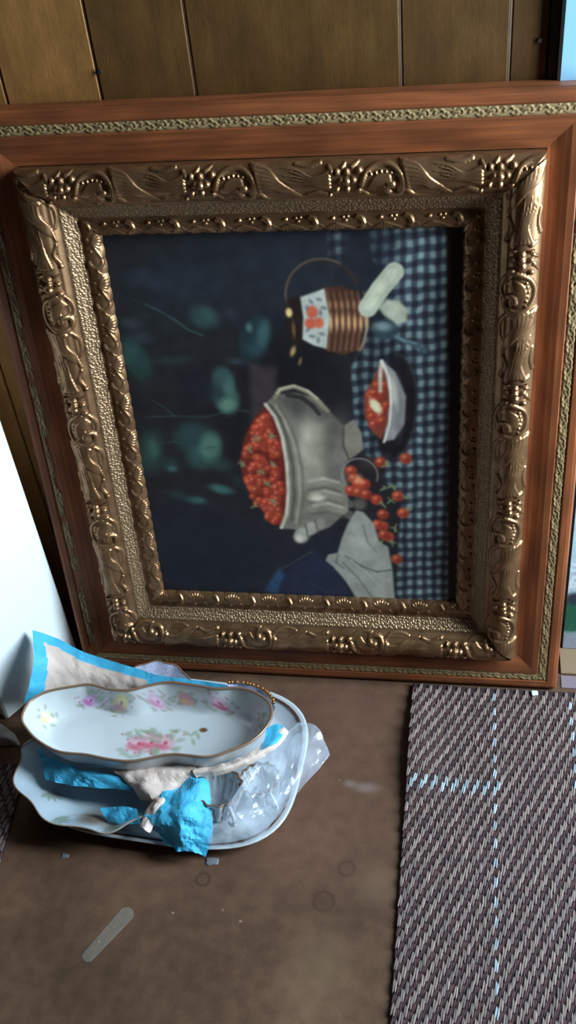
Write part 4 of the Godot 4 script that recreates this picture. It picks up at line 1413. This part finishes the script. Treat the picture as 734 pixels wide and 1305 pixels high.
	# clear plastic bag
	var f := [[Vector3(-0.0887, 0.0360, 0.3277),Vector3(-0.0692, 0.0660, 0.3061),Vector3(-0.0456, 0.0700, 0.2493),Vector3(-0.0236, 0.0600, 0.1923),Vector3(0.0008, 0.0500, 0.1512)],
		[Vector3(-0.0813, 0.0300, 0.3298),Vector3(-0.0523, 0.0640, 0.3142),Vector3(-0.0278, 0.0620, 0.2596),Vector3(-0.0055, 0.0600, 0.2032),Vector3(0.0219, 0.0460, 0.1543)],
		[Vector3(-0.0697, 0.0280, 0.3297),Vector3(-0.0396, 0.0400, 0.3152),Vector3(-0.0116, 0.0480, 0.2772),Vector3(0.0133, 0.0480, 0.2291),Vector3(0.0361, 0.0400, 0.1715)],
		[Vector3(-0.0549, 0.0270, 0.3257),Vector3(-0.0299, 0.0280, 0.3112),Vector3(-0.0051, 0.0320, 0.2785),Vector3(0.0202, 0.0300, 0.2313),Vector3(0.0453, 0.0300, 0.1859)]]
	var bag := put("plastic_bag", sheet(f, 34, 40, 0.008, 19.0, 51), M.film)
	tag(bag, "crumpled clear plastic bag lying over the right end of the tray", "plastic bag")


func build_litter() -> void:
	var chip := []
	for i in 10: chip.append(Vector2(cos(TAU * i / 10.0) * 0.0085, sin(TAU * i / 10.0) * 0.0058) * (1.0 + 0.2 * sin(i * 2.3)))
	var cm := vessel(chip, [[0.0, 0.0018], [0.7, 0.0018], [1.0, 0.0008], [1.0, 0.0], [0.0, 0.0]], 20)
	var m := mat(c8(116, 118, 124), 0.4)
	var w := Vector3(-0.0868, 0.0000, 0.3337)
	var o := put("porcelain_flake", cm, m, null, Vector3(w.x, 0.0002, w.z))
	tag(o, "small grey-blue flake on the floor in front of the tray's blue tissue", "flake", "floor flakes")
	w = Vector3(-0.2753, 0.0000, 0.3430)
	var o2 := put("porcelain_flake", cm, m, null, Vector3(w.x, 0.0002, w.z))
	o2.scale = Vector3(0.6, 0.5, 0.6)
	tag(o2, "tiny grey flake on the floor in front of the tray's left corner", "flake", "floor flakes")
	w = Vector3(0.3123, 0.0080, 0.0461)
	var o3 := put("paper_crumb", cm, mat(c8(214, 228, 236), 0.4), null, Vector3(w.x, 0.0072, w.z))
	o3.scale = Vector3(0.55, 1.0, 0.8)
	tag(o3, "tiny pale crumb on the right mat just below the frame", "crumb")
	var p0 := Vector3(-0.2070, 0.0000, 0.4652)
	var p1 := Vector3(-0.1768, 0.0000, 0.4122)
	var d := (p1 - p0)
	var st := []
	var hw := 0.0075
	for i in 15:
		var a := PI / 2 + PI * i / 14.0
		st.append(Vector2(-d.length() / 2 + cos(a) * hw, sin(a) * hw))
	for i in 15:
		var a := -PI / 2 + PI * i / 14.0
		st.append(Vector2(d.length() / 2 + cos(a) * hw * 1.3, sin(a) * hw * 1.3))
	var tm := mat(Color(0.68, 0.65, 0.60, 0.30), 0.35)
	tm.transparency = BaseMaterial3D.TRANSPARENCY_ALPHA
	var tp := put("tape_strip", vessel(st, [[0.0, 0.0006], [0.9, 0.0006], [1.0, 0.0003], [1.0, 0.0]], 60), tm, null, (p0 + p1) / 2 + Vector3(0, 0.0002, 0))
	tp.rotation.y = atan2(-d.z, d.x)
	tag(tp, "whitish translucent tape strip stuck to the brown floor near the bottom left", "tape")
	# crushed scrap by the cabinet's foot
	var g := [[Vector3(-0.4492, 0.0120, 0.1432),Vector3(-0.4223, 0.0100, 0.1592),Vector3(-0.4079, 0.0040, 0.1644)], [Vector3(-0.4344, 0.0140, 0.1740),Vector3(-0.4109, 0.0140, 0.1804),Vector3(-0.3968, 0.0030, 0.1764)], [Vector3(-0.4309, 0.0020, 0.1863),Vector3(-0.4104, 0.0020, 0.1847),Vector3(-0.3928, 0.0010, 0.1827)]]
	tag(put("paper_scrap", sheet(g, 12, 12, 0.003, 50.0, 61), mat(c8(170, 152, 142), 0.7)), "crushed greyish paper scrap on the floor at the white cabinet's foot", "paper")


const PRINT_GAIN := 1.2
const WIN: Array[float] = [0.02, 0.44, 0.40, 1.75, 1.25]   # the window: z from, z to, sill, head, x of the wall


func _ready() -> void:
	var cam := Camera3D.new()
	cam.name = "camera"
	cam.fov = 53.32
	cam.near = 0.02
	cam.transform = Transform3D(Basis(Vector3(0.98541, -0.0919, -0.1433), Vector3(-0.0239, 0.7587, -0.6511), Vector3(0.1685, 0.6450, 0.7454)).orthonormalized(), Vector3(0.2086, 1.1344, 0.9797))
	add_child(cam)
	cam.current = true
	var we := WorldEnvironment.new()
	we.name = "world_environment"
	var env := Environment.new()
	env.background_mode = Environment.BG_SKY
	var sky := Sky.new()
	var sm := ProceduralSkyMaterial.new()
	sm.sky_top_color = Color(0.42, 0.62, 0.95)
	sm.sky_horizon_color = Color(0.80, 0.90, 1.0)
	sm.ground_bottom_color = Color(0.25, 0.25, 0.22)
	sm.ground_horizon_color = Color(0.55, 0.58, 0.58)
	sky.sky_material = sm
	env.sky = sky
	env.tonemap_mode = Environment.TONE_MAPPER_LINEAR
	env.tonemap_exposure = 1.0
	env.sdfgi_enabled = true
	env.ssao_enabled = true
	env.ssil_enabled = true
	we.environment = env
	add_child(we)
	# daylight through the window on the right
	var day := AreaLight3D.new()
	day.name = "window_daylight"
	day.area_size = Vector2(WIN[1] - WIN[0] - 0.08, WIN[3] - WIN[2] - 0.1)
	day.light_color = Color(0.86, 0.95, 1.0)
	day.light_energy = 6.8
	day.shadow_enabled = true
	day.position = Vector3(WIN[4] - 0.02, (WIN[2] + WIN[3]) / 2, (WIN[0] + WIN[1]) / 2)
	day.rotation.y = PI / 2
	add_child(day)

	make_materials()
	build_setting()
	build_frame()
	build_surroundings()
	tag(mat_rug("woven_mat", Vector2(0.475, 0.70), Vector3(0.1455, 0, 0.0385), 0.0, [25, 48], [0.1660, 0.125], 61), "woven maroon and grey fibre mat on the floor below the frame's right corner", "mat", "woven fibre mats")
	tag(mat_rug("woven_mat", Vector2(0.42, 0.66), Vector3(-0.3710, 0, 0.2140), 0.106, [], [], 62, true), "woven fibre mat at the far left, its edge showing beside the tray's left corner", "mat", "woven fibre mats")
	build_china()
	build_papers()
	build_litter()
